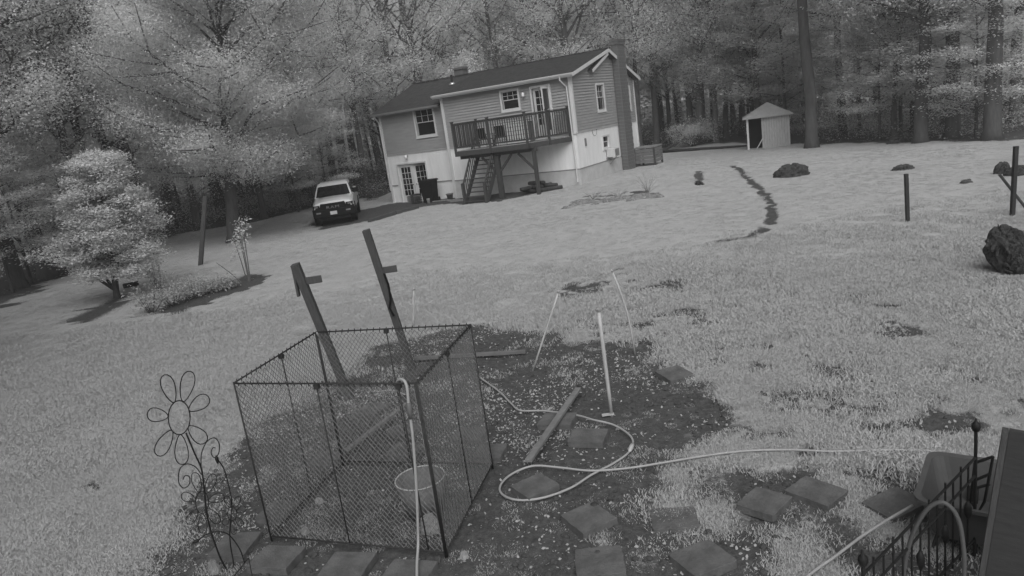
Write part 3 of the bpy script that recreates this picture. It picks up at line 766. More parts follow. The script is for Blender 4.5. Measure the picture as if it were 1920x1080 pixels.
# air conditioner in the basement window
ac = thing('air_conditioner', 'white window air conditioner sticking out below the small gable basement window', 'air conditioner', hw((0.28, 3.95, 0.95)), -HTH)
q = MB(); q.bx(-.24, .25, -.33, .33, 0, .46); q.build('casing', 'acwhite', ac, bevel=.015)
q = MB()
for k in range(9): q.bx(.252, .268, -.29, .29, .05 + k * .043, .068 + k * .043)
q.build('grille', 'greystone', ac)
q = MB(); q.bx(-.25, -.20, -.40, .40, -.08, 0); q.bar((-.22, 0, -.4), (.2, 0, -.01), .05, .03); q.build('bracket', 'soffit', ac)

# ------------------------------------------------------------------ deck with stairs
DZ = 2.50; DY = -2.40; DL = -5.85; DCX = -1.55
deck = thing('deck', 'raised weathered wooden deck with railing and open stairs on the house front', 'deck', (HX, HY, HZ), -HTH)
LINE = [(DL, -0.03), (DL, DY), (DCX, DY), (-0.30, -0.06)]
# floor boards run along the house
nb_ = 17
for k in range(nb_):
    y0 = -0.06 - k * (abs(DY) - .06) / nb_; y1 = y0 - (abs(DY) - .06) / nb_ + .008
    xr = -0.30 + (DCX + 0.30) * (-(y0 + y1) / 2 - .06) / (abs(DY) - .06)
    fb = MB()
    if -2.15 < y0 < -0.9:
        fb.bx(DL + .02, -5.22, y0, y1, DZ - .03, DZ); fb.bx(-3.72, xr, y0, y1, DZ - .03, DZ)
    else: fb.bx(DL + .02, xr, y0, y1, DZ - .03, DZ)
    fb.build('floor_board', 'deckfloor', deck)
rm = MB()
for p, q in zip(LINE[:-1], LINE[1:]): rm.bar((p[0], p[1], DZ - .16), (q[0], q[1], DZ - .16), .045, .25)
rm.bar((DL + .03, DY + .35, DZ - .34), (DCX + .3, DY + .35, DZ - .34), .12, .24)
for k in range(9): xx = DL + .4 + k * .5; rm.bar((xx, -0.05, DZ - .14), (xx, DY + .03, DZ - .14), .04, .2)
rm.build('joists', 'deckwood', deck)
bal = MB(); bal.bx(-.019, .019, -.019, .019, 0, 1.22); balm = bal.mesh('baluster', 'deckwood')
RT = DZ + 1.42
for p, q in zip(LINE[:-1], LINE[1:]):
    p, q = Vector(p), Vector(q); d = (q - p); L = d.length; ang = math.atan2(d.y, d.x)
    tr_ = MB(); tr_.bar((p.x, p.y, RT - .02), (q.x, q.y, RT - .02), .14, .035); tr_.build('top_rail', 'deckwood', deck)
    tr_ = MB(); tr_.bar((p.x, p.y, DZ + .17), (q.x, q.y, DZ + .17), .04, .085); tr_.bar((p.x, p.y, RT - .09), (q.x, q.y, RT - .09), .04, .085); tr_.build('rail', 'deckwood', deck)
    nbal = int(L / 0.135)
    for k in range(1, nbal):
        c_ = p + d * (k / nbal); inst(balm, 'baluster', deck, (c_.x + .03 * math.sin(ang) * 1, c_.y - .03 * math.cos(ang), DZ + .13), (0, 0, ang))
pst = MB(); pst.bx(-.05, .05, -.05, .05, -.28, 1.46); pst.bx(-.075, .075, -.075, .075, 1.46, 1.50); pm_ = pst.mesh('rail_post', 'deckwood')
for p in (LINE[0], LINE[1], LINE[2], LINE[3], ((DL + DCX) / 2, DY), ((DCX - .30) / 2, DY / 2 - .03)): inst(pm_, 'rail_post', deck, (p[0], p[1], DZ))
for (xx, wd) in ((-3.62, .24), (-1.45, .17)):
    sp_ = MB(); sp_.bx(xx - wd / 2, xx + wd / 2, DY + .35 - wd / 2, DY + .35 + wd / 2, -0.75, DZ - .46); sp_.build('support_post', 'deckwood', deck, bevel=.012)
    kb = MB(); kb.bar((xx - .9, DY + .35, DZ - .48), (xx - .05, DY + .35, DZ - 1.35), .09, .12, up=(0, 1, 0)); kb.build('knee_brace', 'deckwood', deck)
kb = MB(); kb.bar((-2.75, DY + .35, DZ - .48), (-3.58, DY + .35, DZ - 1.35), .09, .12, up=(0, 1, 0)); kb.build('knee_brace', 'deckwood', deck)
# stairs
ST0, ST1 = Vector((0, -3.35, -0.28)), Vector((0, -1.15, DZ))
for xx in (-5.12, -3.80):
    s_ = MB(); s_.bar((xx, ST0.y, ST0.z + .05), (xx, ST1.y, ST1.z - .05), .05, .26); s_.build('stringer', 'deckwood', deck)
    s_ = MB(); s_.bar((xx, ST0.y + .05, ST0.z + 1.05), (xx, ST1.y - .4, ST1.z + .55), .09, .05); s_.build('stair_rail', 'deckwood', deck)
    for k in range(1, 10):
        t = k / 10; yy = ST0.y + (ST1.y - .4 - ST0.y) * t; zz = ST0.z + (ST1.z - .5 - ST0.z) * t
        inst(balm, 'baluster', deck, (xx, yy, zz + .1), scale=(1, 1, .8))
    s_ = MB(); s_.bx(xx - .055, xx + .055, ST0.y - .05, ST0.y + .06, -.6, ST0.z + 1.18); s_.build('newel_post', 'deckwood', deck)
td = MB(); td.bx(-.62, .62, -.14, .14, -.02, .02); tdm = td.mesh('tread', 'deckwood')
for k in range(12):
    t = (k + 1) / 13; inst(tdm, 'tread', deck, (-4.46, ST0.y + (ST1.y - ST0.y) * t, ST0.z + (ST1.z - ST0.z) * t))

# things on the deck
bn = thing('storage_bench', 'white slatted storage box behind the deck railing beside the centre post', 'storage box', hw((-2.35, -1.55, DZ)), -HTH)
for k in range(5):
    q = MB(); q.bx(-.66, .66, -.30, -.27, .05 + k * .2, .23 + k * .2); q.build('slat', 'lampglass', bn)
q = MB(); q.bx(-.64, .64, -.265, .28, .03, 1.03); q.build('body', 'greystone', bn)
q = MB(); q.bx(-.70, .70, -.34, .32, 1.03, 1.08); q.build('lid', 'lampglass', bn)
def deck_chair(x_, y_, rz, label):
    t = thing('patio_chair', label, 'chair', hw((x_, y_, DZ)), -HTH + rz, 'patio chairs on the deck')
    q = MB(); q.bx(-.26, .26, -.25, .25, .40, .44); q.build('seat', 'black', t)
    q = MB(); q.bar((0, .24, .46), (0, .40, 1.0), .50, .03, up=(0, -1, .3)); q.build('backrest', 'black', t)
    for sx in (-1, 1):
        for sy in (-1, 1):
            q = MB(); q.tube([(sx * .25, sy * .22, .42), (sx * .28, sy * .27, 0)], .015, 6); q.build('leg', 'black', t)
        q = MB(); q.tube([(sx * .28, -.24, .42), (sx * .29, -.25, .64), (sx * .29, .3, .66)], .018, 6); q.build('armrest', 'black', t)
deck_chair(-4.15, -1.95, math.radians(170), 'black patio chair on the deck, nearer the stairs')
deck_chair(-3.35, -1.75, math.radians(200), 'black patio chair on the deck next to the white storage box')

# things by the lower door and under the deck
def on_ground(lx, ly):
    p = hw((lx, ly, 0)); p.z = float(terrain(p.x, p.y)) - 0.02; return p
gbin = thing('rubbish_bin', 'large black rubbish bin standing beside the lower glazed door', 'bin', on_ground(-9.3, -0.6), -HTH + .1)
q = MB(); q.loft([[(sx * a_, sy * b_, z) for sx, sy in ((-1, -1), (1, -1), (1, 1), (-1, 1))] for a_, b_, z in ((.33, .30, 0.02), (.41, .38, 1.22))]); q.build('body', 'black', gbin, bevel=.03)
q = MB(); q.bx(-.44, .44, -.42, .40, 1.22, 1.30); q.bx(-.44, .44, .36, .46, 1.2, 1.26); q.build('lid', 'black', gbin, bevel=.02)
for sx in (-1, 1):
    q = MB(); q.lathe([(0.02, -.03), (.12, -.03), (.12, .03), (.02, .03)], 14, (sx * .36, .33, .12), 'X'); q.build('wheel', 'rubber', gbin)
def crate(lx, ly, rz, label, s, m_='greystone'):
    t = thing('crate', label, 'crate', on_ground(lx, ly), -HTH + rz, 'crates by the lower door')
    w, d, h = s
    for z in np.arange(0.03, h, .11):
        for (c_, sz) in (((0, -d / 2, z + .04), (w, .02, .085)), ((0, d / 2, z + .04), (w, .02, .085)), ((-w / 2, 0, z + .04), (.02, d - .03, .085)), ((w / 2, 0, z + .04), (.02, d - .03, .085))):
            q = MB(); q.box(c_, sz); q.build('slat', m_, t)
    q = MB(); q.bx(-w / 2 + .012, w / 2 - .012, -d / 2 + .012, d / 2 - .012, .0, .02); q.build('base', m_, t)
crate(-10.75, -0.35, .15, 'grey slatted crate on the ground left of the black bin', (.6, .42, .45))
crate(-10.25, -0.70, -.2, 'dark slatted crate touching the black bin', (.5, .4, .5), 'deckwood')
cup = tag(MB().lathe([(.08, 0), (.10, .26), (.112, .27), (.095, .27), (.075, .03), (0.0, .03)], 14).build('white_cup', 'acwhite', None, on_ground(-9.0, -1.25), True), 'small white cup on the ground in front of the black bin', 'cup')
bk_ = thing('wire_chair', 'pale wire chair leaning by the lower glazed door', 'chair', on_ground(-10.30, -0.25), -HTH + .3)
q = MB()
for k in range(5): q.tube([(-.22 + k * .11, 0.0, .45), (-.22 + k * .11, .08, 1.0)], .011, 5)
q.tube([(-.25, .0, .45), (-.25, .09, 1.02), (.25, .09, 1.02), (.25, 0, .45)], .016, 6); q.build('backrest', 'whitepost', bk_)
q = MB(); q.bx(-.25, .25, -.42, .0, .43, .46); q.build('seat', 'whitepost', bk_)
for sx in (-.23, .23):
    for sy in (-.38, -.02):
        q = MB(); q.tube([(sx, sy, .44), (sx * 1.1, sy * 1.05, 0)], .013, 6); q.build('leg', 'whitepost', bk_)
pot = thing('flower_pot', 'dark empty flower pot beside the black bin near the stairs', 'pot', on_ground(-8.05, -0.45), 0)
MB().lathe([(.13, 0), (.19, .30), (.22, .31), (.22, .37), (.19, .37), (.15, .05), (0, .05)], 16).build('body', 'greystone', pot, smooth_=True)
for k, (lx, ly, a_) in enumerate(((-8.4, -0.9, .3), (-7.5, -1.0, -.1), (-7.1, -1.3, .15), (-6.6, -1.7, .4))):
    tag(MB().box((0, 0, .05), (1.0, .14, .05), rz=-HTH + a_).build('scrap_board', 'plank', None, on_ground(lx, ly), bevel=.006),
        ['short grey scrap board nearest the black bin', 'grey scrap board lying beside the flower pot', 'grey scrap board lying left of the stair newel', 'grey scrap board lying at the foot of the stairs'][k], 'board', 'scrap boards by the stairs')
# firewood heap under the deck: each log a thing
lgme = MB().lathe([(.085, -.5), (.10, -.46), (.105, 0), (.095, .47), (.08, .5)], 10, axis='X').mesh('log', 'root', True)
k = 0
for row in range(3):
    for c_ in range(6 - row * 2):
        p = on_ground(-2.75 + c_ * .33 + row * .3 + RNG.uniform(-.06, .06), -0.95 + RNG.uniform(-.25, .2))
        o = inst(lgme, 'firewood_log', None, (p.x, p.y, p.z + .13 + row * .17), (RNG.uniform(-.2, .2), RNG.uniform(-.1, .1), -HTH + RNG.uniform(-.9, .9)))
        tag(o, 'dark firewood log in the heap under the deck, %s row, %s from the left' % (['bottom', 'middle', 'top'][row], ['first', 'second', 'third', 'fourth', 'fifth', 'sixth'][c_]), 'log', 'firewood logs heaped under the deck'); k += 1

# low slatted platform at the back corner
tb = thing('potting_bench', 'pale topped low bench against the house beyond the chimney', 'bench', hw((0.85, 8.3, 0.05)), -HTH)
q = MB(); q.bx(-.75, .60, -.75, .75, .92, 1.0); q.build('top', 'plank', tb, bevel=.01)
for sx in (-.68, .53):
    for sy in (-.68, .68):
        q = MB(); q.bx(sx - .05, sx + .05, sy - .05, sy + .05, -.4, .92); q.build('leg', 'deckwood', tb)
for k in range(4):
    q = MB(); q.bx(-.68, .53, -.72, -.70, .06 + k * .21, .25 + k * .21); q.build('side_board', 'greystone', tb)
    q = MB(); q.bx(.585, .60, -.68, .68, .06 + k * .21, .25 + k * .21); q.build('side_board', 'greystone', tb)

# timber edging of the parking patch
for k, (a_, b_) in enumerate((((692, 417), (740, 403)), ((742, 402), (784, 391)))):
    p, q_ = gp(*a_), gp(*b_); c_ = (p + q_) / 2
    tag(MB().bar(p - c_ + Vector((0, 0, .08)), q_ - c_ + Vector((0, 0, .08)), .20, .20).build('edging_timber', 'wood', None, c_, bevel=.03),
        ['dark edging timber nearer the truck at the parking patch', 'dark edging timber nearer the house at the parking patch'][k], 'timber', 'edging timbers')

# ------------------------------------------------------------------ pickup truck (local: front faces -Y)
TP = (gp(596, 427) + gp(655, 416)) / 2
truck = thing('pickup_truck', 'white pickup truck with black grille and bumper parked facing the lawn', 'pickup truck', (TP.x, TP.y + .95, TP.z), math.radians(8))
truck.scale = (1.05, 1.05, 1.05)
def sec(y, pts): return [(x_, y, z) for x_, z in pts] + [(-x_, y, z) for x_, z in reversed(pts)]
def bodysec(y, w, zb, zt, crown, wt=0.86, zbelt=None):
    zb2 = zbelt or (zt - .12)
    return sec(y, [(w * .90, zb), (w, zb + .12), (w * 1.0, (zb + zb2) / 2), (w * .97, zb2), (w * wt, zt - .02), (w * .45, zt + crown * .8), (0.001, zt + crown)])
body = MB()
body.loft([bodysec(-.90, .90, .74, 1.03, .05), bodysec(-.82, .96, .66, 1.11, .06), bodysec(-.4, 1.0, .58, 1.19, .07), bodysec(.4, 1.0, .55, 1.27, .06), bodysec(.62, 1.0, .50, 1.31, .04),
           bodysec(2.9, 1.0, .50, 1.36, .0, .92), bodysec(4.9, 1.0, .55, 1.38, .0, .95), bodysec(5.0, .97, .60, 1.36, .0, .95)])
body.build('body', 'paint', truck, smooth_=False, bevel=.02)
cab = MB()
def cabsec(z, y0, y1, w): return [(w, y0, z), (w, y1, z), (-w, y1, z), (-w, y0, z)]
cab.loft([cabsec(1.26, .34, 2.95, .93), cabsec(1.55, .70, 2.90, .86), cabsec(1.80, 1.02, 2.84, .78), cabsec(1.90, 1.20, 2.76, .74), cabsec(1.95, 1.45, 2.55, .60)])
cab.build('cab', 'paint', truck, bevel=.03)
ws = MB(); ws.add([(-.84, .365, 1.31), (-.4, .335, 1.32), (.4, .335, 1.32), (.84, .365, 1.31), (.725, .955, 1.785), (.35, .93, 1.79), (-.35, .93, 1.79), (-.725, .955, 1.785)], [(0, 1, 6, 7), (1, 2, 5, 6), (2, 3, 4, 5)])
ws.build('windscreen', 'glass', truck)
for sx in (-1, 1):
    swn = MB(); swn.add([(sx * .915, .62, 1.36), (sx * .915, 1.72, 1.36), (sx * .795, 1.72, 1.78), (sx * .795, 1.10, 1.78)], [(0, 1, 2, 3)]); swn.build('side_window', 'glass', truck)
    swn = MB(); swn.add([(sx * .915, 1.80, 1.36), (sx * .915, 2.80, 1.36), (sx * .795, 2.72, 1.78), (sx * .795, 1.80, 1.78)], [(0, 1, 2, 3)]); swn.build('side_window', 'glass', truck)
    mr_ = MB(); mr_.bx(sx * .97, sx * 1.24, .60, .72, 1.32, 1.55); mr_.bx(sx * .9, sx * 1.0, .63, .70, 1.35, 1.41); mr_.build('wing_mirror', 'black', truck, bevel=.03)
    hl = MB(); hl.loft([[(sx * .62, -.95, .84), (sx * .95, -.88, .84), (sx * .97, -.85, 1.01), (sx * .64, -.94, 1.01)], [(sx * .62, -.80, .84), (sx * .95, -.78, .84), (sx * .97, -.76, 1.01), (sx * .64, -.80, 1.01)]]); h_ = hl.build('headlight', 'black', truck)
    ln = MB(); ln.bx(sx * .72, sx * .88, -.965, -.88, .91, .97); ln.build('lens', 'chrome', h_)
    fl = MB(); fl.bx(sx * .60, sx * .82, -1.075, -.98, .62, .69); fl.build('fog_lamp', 'chrome', truck)
    dl = MB(); dl.bx(sx * 1.0, sx * 1.022, 1.55, 1.70, 1.20, 1.24); dl.build('door_handle', 'black', truck)
    for yy in (-.02, 3.62):
        ar = MB(); ar.lathe([(.42, -.06), (.475, -.06), (.475, .05), (.42, .05)], 22, (sx * .97, yy, .47), 'X'); ar.build('wheel_arch', 'black', truck)
        ty = MB(); ty.lathe([(.26, -.13), (.38, -.14), (.42, -.10), (.42, .10), (.38, .14), (.26, .13)], 26, (0, 0, 0), 'X'); w_ = ty.build('wheel', 'rubber', truck, smooth_=False); w_.location = (sx * .88, yy, .42)
        rm_ = MB(); rm_.lathe([(.27, -.10), (.27, .10), (.20, .12), (.08, .10), (.05, .13)], 18, (0, 0, 0), 'X'); 
        for j in range(6): t = j * math.pi / 3; rm_.bar((sx * .115, 0, 0), (sx * .125, .25 * math.cos(t), .25 * math.sin(t)), .05, .03, up=(1, 0, 0))
        rm_.build('rim', 'rim', w_)
gr = MB(); gr.loft([[(-.68, -.985, .72), (.68, -.985, .72), (.58, -.965, 1.05), (-.58, -.965, 1.05)], [(-.68, -.86, .72), (.68, -.86, .72), (.58, -.82, 1.09), (-.58, -.82, 1.09)]]); grl = gr.build('grille', 'black', truck, bevel=.02)
for k in range(4):
    q = MB(); q.bx(-.55, .55, -1.0, -.955, .77 + k * .075, .79 + k * .075); q.build('grille_bar', 'rubber', grl)
bm = MB(); bm.loft([[(-1.0, -.95, .40), (1.0, -.95, .40), (1.02, -.93, .82), (-1.02, -.93, .82)], [(-.80, -1.06, .42), (.80, -1.06, .42), (.84, -1.05, .74), (-.84, -1.05, .74)]]); bm.bx(-1.0, 1.0, -.94, -.6, .42, .84); bm.build('front_bumper', 'black', truck, bevel=.03)
q = MB(); q.bx(-.72, .72, -.98, -.3, .26, .40); q.build('skid_plate', 'black', truck)
q = MB(); q.bx(-.16, .16, -1.085, -1.062, .52, .68); q.build('number_plate', 'plate', truck)
q = MB(); q.bx(-.70, .70, .26, .33, 1.315, 1.335); q.bar((-.55, .30, 1.34), (.0, .36, 1.38), .02, .02); q.bar((.1, .30, 1.34), (.65, .36, 1.38), .02, .02); q.build('wiper', 'black', truck)
q = MB(); q.bx(-.96, .96, .7, 4.9, .35, .56); q.build('chassis', 'black', truck)
q = MB(); q.bx(-.95, .95, 4.98, 5.12, .55, .78); q.build('rear_bumper', 'black', truck)
cu = bpy.data.curves.new('grille_letters', 'FONT'); cu.body = 'RAM'; cu.size = 0.24; cu.align_x = 'CENTER'; cu.extrude = 0.012; cu.space_character = 1.25
tmp = bpy.data.objects.new('grille_letters', cu); COL.objects.link(tmp)
bpy.context.view_layer.update()
lme = bpy.data.meshes.new_from_object(tmp.evaluated_get(bpy.context.evaluated_depsgraph_get())); bpy.data.objects.remove(tmp)
lme.materials.clear(); lme.materials.append(M['chrome'])
lo = inst(lme, 'grille_letters', grl, (0, -1.01, .82), (math.pi / 2, 0, 0), (1.15, .75, 1))

# ------------------------------------------------------------------ shed
SP = gp(1442, 277)
sa = math.atan2(SP.x, SP.y)
shed = thing('shed', 'small pale wooden shed with a hipped roof and open dark doorway', 'shed', SP, -sa + .03)
SW, SH, SDp = 2.55, 1.98, 2.3
q = MB(); q.bx(-SW / 2 + .05, SW / 2 - .05, SDp - .06, SDp, -.1, SH); q.bx(-SW / 2, -SW / 2 + .06, .06, SDp, -.1, SH); q.bx(SW / 2 - .06, SW / 2, .06, SDp, -.1, SH); q.build('wall', 'shedwood', shed)
q = MB(); q.bx(-SW / 2 + .06, SW / 2 - .06, 1.0, 1.02, 0, SH); q.build('doorway_shade_sheet', 'dark', shed)  # near-black sheet standing in for the shade inside the doorway
for k in range(11):
    w = 1.66 / 11; x0 = SW / 2 - 1.66 + k * w
    q = MB(); q.bx(x0 + .004, x0 + w - .004, 0 - RNG.uniform(0, .012), .045, -.05 + RNG.uniform(0, .07), SH); q.build('board', 'shedwood', shed)
q = MB(); q.bx(-SW / 2, -SW / 2 + .12, -.02, .1, -.1, SH); q.build('corner_post', 'trim', shed)
q = MB(); q.bar((-.35, -.02, .62), (-.75, -.12, 0), .05, .04); q.build('brace', 'trim', shed)
rp = MB(); o_ = .22; ap = (.05, SDp / 2, SH + .82)
cs = [(-SW / 2 - o_, -o_ - .05, SH), (SW / 2 + o_, -o_ - .05, SH), (SW / 2 + o_, SDp + o_, SH), (-SW / 2 - o_, SDp + o_, SH)]
rp.add([*cs, ap, *[(c_[0], c_[1], c_[2] - .07) for c_ in cs]], [(0, 1, 4), (1, 2, 4), (2, 3, 4), (3, 0, 4), (0, 5, 6, 1), (1, 6, 7, 2), (2, 7, 8, 3), (3, 8, 5, 0), (5, 8, 7, 6)])
rp.build('roof', 'shedroof', shed)

# ------------------------------------------------------------------ trees
def leaf_cloud(cent, n_each, sxy, sz, size, rng, flatness=0.5):
    """leaf-sized rhombus faces gathered round the centres"""
    C = np.repeat(np.asarray(cent), n_each, 0); N = len(C)
    off = rng.normal(size=(N, 3)) * np.array([sxy, sxy, sz])
    P = C + off
    nrm = rng.normal(size=(N, 3)); nrm[:, 2] = np.abs(nrm[:, 2]) + flatness * 2; nrm /= np.linalg.norm(nrm, axis=1, keepdims=True)
    t = rng.normal(size=(N, 3)); t -= nrm * np.sum(t * nrm, 1, keepdims=True); t /= np.linalg.norm(t, axis=1, keepdims=True)
    outw = off / np.array([sxy, sxy, sz]); outw /= np.linalg.norm(outw, axis=1, keepdims=True) + 1e-6
    outw[:, 2] += .7; outw /= np.linalg.norm(outw, axis=1, keepdims=True) + 1e-6
    nrm *= np.where(np.sum(nrm * outw, 1, keepdims=True) < 0, -1, 1)
    b_ = np.cross(nrm, t); s = size * rng.uniform(0.6, 1.3, (N, 1))
    global LEAFN
    sh_ = nrm * .16 + outw * .84; LEAFN = np.repeat(sh_ / np.linalg.norm(sh_, axis=1, keepdims=True), 4, 0)
    droop = np.zeros((N, 3)); droop[:, 2] = -1
    v = np.stack([P - t * s, P - b_ * s * .55, P + t * s + droop * s * .25, P + b_ * s * .55], 1).reshape(-1, 3)
    q = np.arange(N * 4).reshape(-1, 4)
    return v, q

def make_tree(seed, H, r0, cb, spread, nl, per, size, sxy=.55, sz=.28, lean=(0, 0), up=.55, sub=4, topk=1.0, fork=0, flatness=.5, droop=0.0, prof=None, nseg=9, keep=1.0, dense=False):
    rng = np.random.default_rng(seed); mb = MB(); cents = []
    path = []; rad = []
    wob = rng.normal(0, .012 * H, (nseg, 2)); wob[0] = 0
    for i in range(nseg):
        t = i / (nseg - 1); path.append(Vector((lean[0] * t * H + wob[i, 0] * t, lean[1] * t * H + wob[i, 1] * t, H * .93 * t))); rad.append(r0 * (1 - .86 * t) + .01)
    rad[0] = r0 * 1.45; path.insert(1, path[0].lerp(path[1], .18)); rad.insert(1, r0 * 1.02)
    path[0] = path[0] - Vector((0, 0, .15))
    mb.tube(path, rad, 10)
    def at(t):
        f = t * (len(path) - 2) + 1; i = int(min(f, len(path) - 2)); u = f - i
        return path[i].lerp(path[i + 1], u), rad[i] * (1 - u) + rad[i + 1] * u
    for k in range(nl):
        t = cb + (0.97 - cb) * (k + rng.uniform(0, .9)) / nl
        p0, rr = at(t); az = k * 2.4 + rng.uniform(-.5, .5)
        u = (t - cb) / (1 - cb)
        pr = prof(u) if prof else (math.sin(math.pi * min(1, .22 + .75 * u)) ** .8)
        L = spread * pr * rng.uniform(.75, 1.15)
        el = up * (.55 + .9 * u) * rng.uniform(.75, 1.25)
        pts = [p0]; d = Vector((math.cos(az) * math.cos(el), math.sin(az) * math.cos(el), math.sin(el)))
        for s in range(1, 6):
            d = (d + Vector((rng.normal(0, .10), rng.normal(0, .10), rng.normal(.03 - droop, .06)))).normalized(); pts.append(pts[-1] + d * L / 5)
        rl = min(rr * .55, .03 + L * .022)
        mb.tube(pts, [rl * (1 - .16 * i) for i in range(6)], 5, cap=False)
        cents += [pts[3], pts[4], pts[5]] + ([pts[2], pts[4].lerp(pts[5], .5)] if dense else [])
        for s in range(sub):
            f = rng.uniform(.25, .95) * 5; i = min(4, int(f)); p = pts[i].lerp(pts[i + 1], f - i)
            da = rng.uniform(.4, 1.1) * (1 if rng.uniform() < .5 else -1)
            d2 = Vector((d.x * math.cos(da) - d.y * math.sin(da), d.x * math.sin(da) + d.y * math.cos(da), rng.normal(.18 - droop, .2))).normalized()
            L2 = L * rng.uniform(.28, .5); q_ = [p, p + d2 * L2 * .5, p + d2 * L2 + Vector((0, 0, .05 * L2))]
            mb.tube(q_, [rl * .45, rl * .3, rl * .12], 4, cap=False)
            cents += [q_[1], q_[2]] + ([q_[0].lerp(q_[1], .5)] if dense else [])
    cents = np.array([tuple(c_) for c_ in cents])
    if keep < 1: cents = cents[rng.uniform(size=len(cents)) < keep]
    if H > 16: cents = cents[rng.uniform(size=len(cents)) < np.where(cents[:, 2] < 8, 1, np.where(cents[:, 2] < 14, .48, .22))]
    v, q = leaf_cloud(cents, per, sxy, sz, size, rng, flatness)
    return mb, v, q

def tree_meshes(name, bark, leafm, *a, **k):
    mb, v, q = make_tree(*a, **k)
    return mb.mesh(name + '_trunk', bark, True), fast_mesh(name + '_crown', v, q, leafm, LEAFN)

# the big spreading tree beside the truck
BT = gp(438, 453)
tm, cm = tree_meshes('spreading', 'bark', 'leaf_m', 5, 15.5, .31, .18, 6.2, 42, 500, .044, sxy=.52, sz=.36, up=.60, sub=6, lean=(.15, 0), keep=.92, dense=True)
bt = thing('broad_tree', 'broad spreading deciduous tree left of the parked truck', 'tree', BT)
inst(tm, 'trunk', bt); inst(cm, 'crown', bt)
# the small bright tree in the lawn
ST = gp(219, 557)
tm, cm = tree_meshes('layered', 'bark', 'leaf_b', 12, 5.0, .10, .13, 1.62, 44, 120, .046, sxy=.20, sz=.085, up=.26, sub=6, flatness=1.0, lean=(.13, 0), prof=lambda u: (1 - u) ** .7 * .95 + .14 if u > .12 else .8)
st = thing('ornamental_tree', 'small pale layered tree standing on the left lawn', 'tree', ST)
inst(tm, 'trunk', st); inst(cm, 'crown', st)
for k, (dx, dz) in enumerate(((.5, 1.2), (-.55, 1.0), (-.9, .75))):
    q = MB(); q.tube([(0, 0, .25), (dx * .5, .1, .25 + dz * .5), (dx, .1, .25 + dz)], [.06, .045, .02], 7); q.build('limb', 'bark', st, smooth_=True)
# sapling clump in the shrub bed
SB = gp(466, 527)
sap = thing('sapling_clump', 'thin stemmed sapling clump with a pale leafy top in the bed', 'sapling', SB)
tops = []
for k, (dx, h) in enumerate(((-.10, 1.35), (.02, 1.85), (.14, 2.0), (.06, 1.6), (-.55, .75))):
    q = MB(); tp = (dx * 1.6, RNG.uniform(-.1, .1), h); q.tube([(dx * .4, 0, -.05), (dx, .02, h * .5), tp], [.022, .016, .008], 6); q.build('stem', 'bark2', sap)
    if k < 4: tops += [Vector(tp), Vector((tp[0] + .1, 0, h - .25)), Vector((tp[0] - .12, 0.05, h - .45))]
v, q_ = leaf_cloud(np.array([tuple(t) for t in tops]), 26, .11, .09, .05, np.random.default_rng(3))
link(bpy.data.objects.new('crown', fast_mesh('sapling_crown', v, q_, 'leaf_b', LEAFN)), sap)
# low shrubs of the bed
SHR = [((285, 585), .75, .9, 'low leafy shrub at the near left end of the shrub bed'), ((325, 572), .9, .8, 'bushy pale shrub second from the left in the shrub bed'),
       ((362, 560), .8, .75, 'rounded pale shrub in the middle of the shrub bed'), ((395, 548), .6, .55, 'small shrub just left of the sapling clump'),
       ((300, 548), .7, 1.25, 'taller wispy shrub at the back of the shrub bed'), ((425, 541), .45, .4, 'tiny dark shrub in front of the sapling clump')]
for k, (pp, w, h, lb) in enumerate(SHR):
    rg = np.random.default_rng(400 + k); t = thing('shrub', lb, 'shrub', gp(*pp), 0, 'shrubs in the bed')
    cs_ = []; stm = MB()
    for j in range(14):
        a_ = rg.uniform(0, 6.28); r_ = w * .55 * math.sqrt(rg.uniform()); hh = h * rg.uniform(.45, 1) * (1 - .4 * r_ / w)
        stm.tube([(r_ * .2 * math.cos(a_), r_ * .2 * math.sin(a_), -.03), (r_ * math.cos(a_), r_ * math.sin(a_), hh)], [.01, .004], 4); cs_ += [(r_ * math.cos(a_), r_ * math.sin(a_), hh), (r_ * .7 * math.cos(a_), r_ * .7 * math.sin(a_), hh * .6)]
    v, q_ = leaf_cloud(np.array(cs_), 34, .12, .09, .035, rg)
    stm.build('stem', 'bark', t); link(bpy.data.objects.new('foliage', fast_mesh('foliage', v, q_, 'under', LEAFN)), t)

# woodland trees
FV = [tree_meshes('wood%d' % k, 'bark' if k % 2 else 'bark2', 'leaf', 60 + k, 19 + 1.2 * (k % 3), .26 + .05 * (k % 3), .22 + .05 * (k % 4), 4.6 + .4 * (k % 3), 30, 250, .062, sxy=.60, sz=.46, up=.95, sub=4,
                 lean=((.04, .0), (-.03, .02), (.08, -.01), (0, .02), (-.07, 0), (.02, -.02))[k], keep=.85) for k in range(6)]
SV = [tree_meshes('understorey%d' % k, 'bark', 'leaf', 90 + k, 6.5 + k, .07, .18, 2.6, 26, 120, .055, sxy=.42, sz=.10, up=.35, sub=4, flatness=1.4) for k in range(3)]
SPOTS = []   # (point, variant kind, index, scale)
def wood(p, kind, idx, sc, rz=None): SPOTS.append((p, kind, idx, sc, RNG.uniform(0, 6.28) if rz is None else rz))
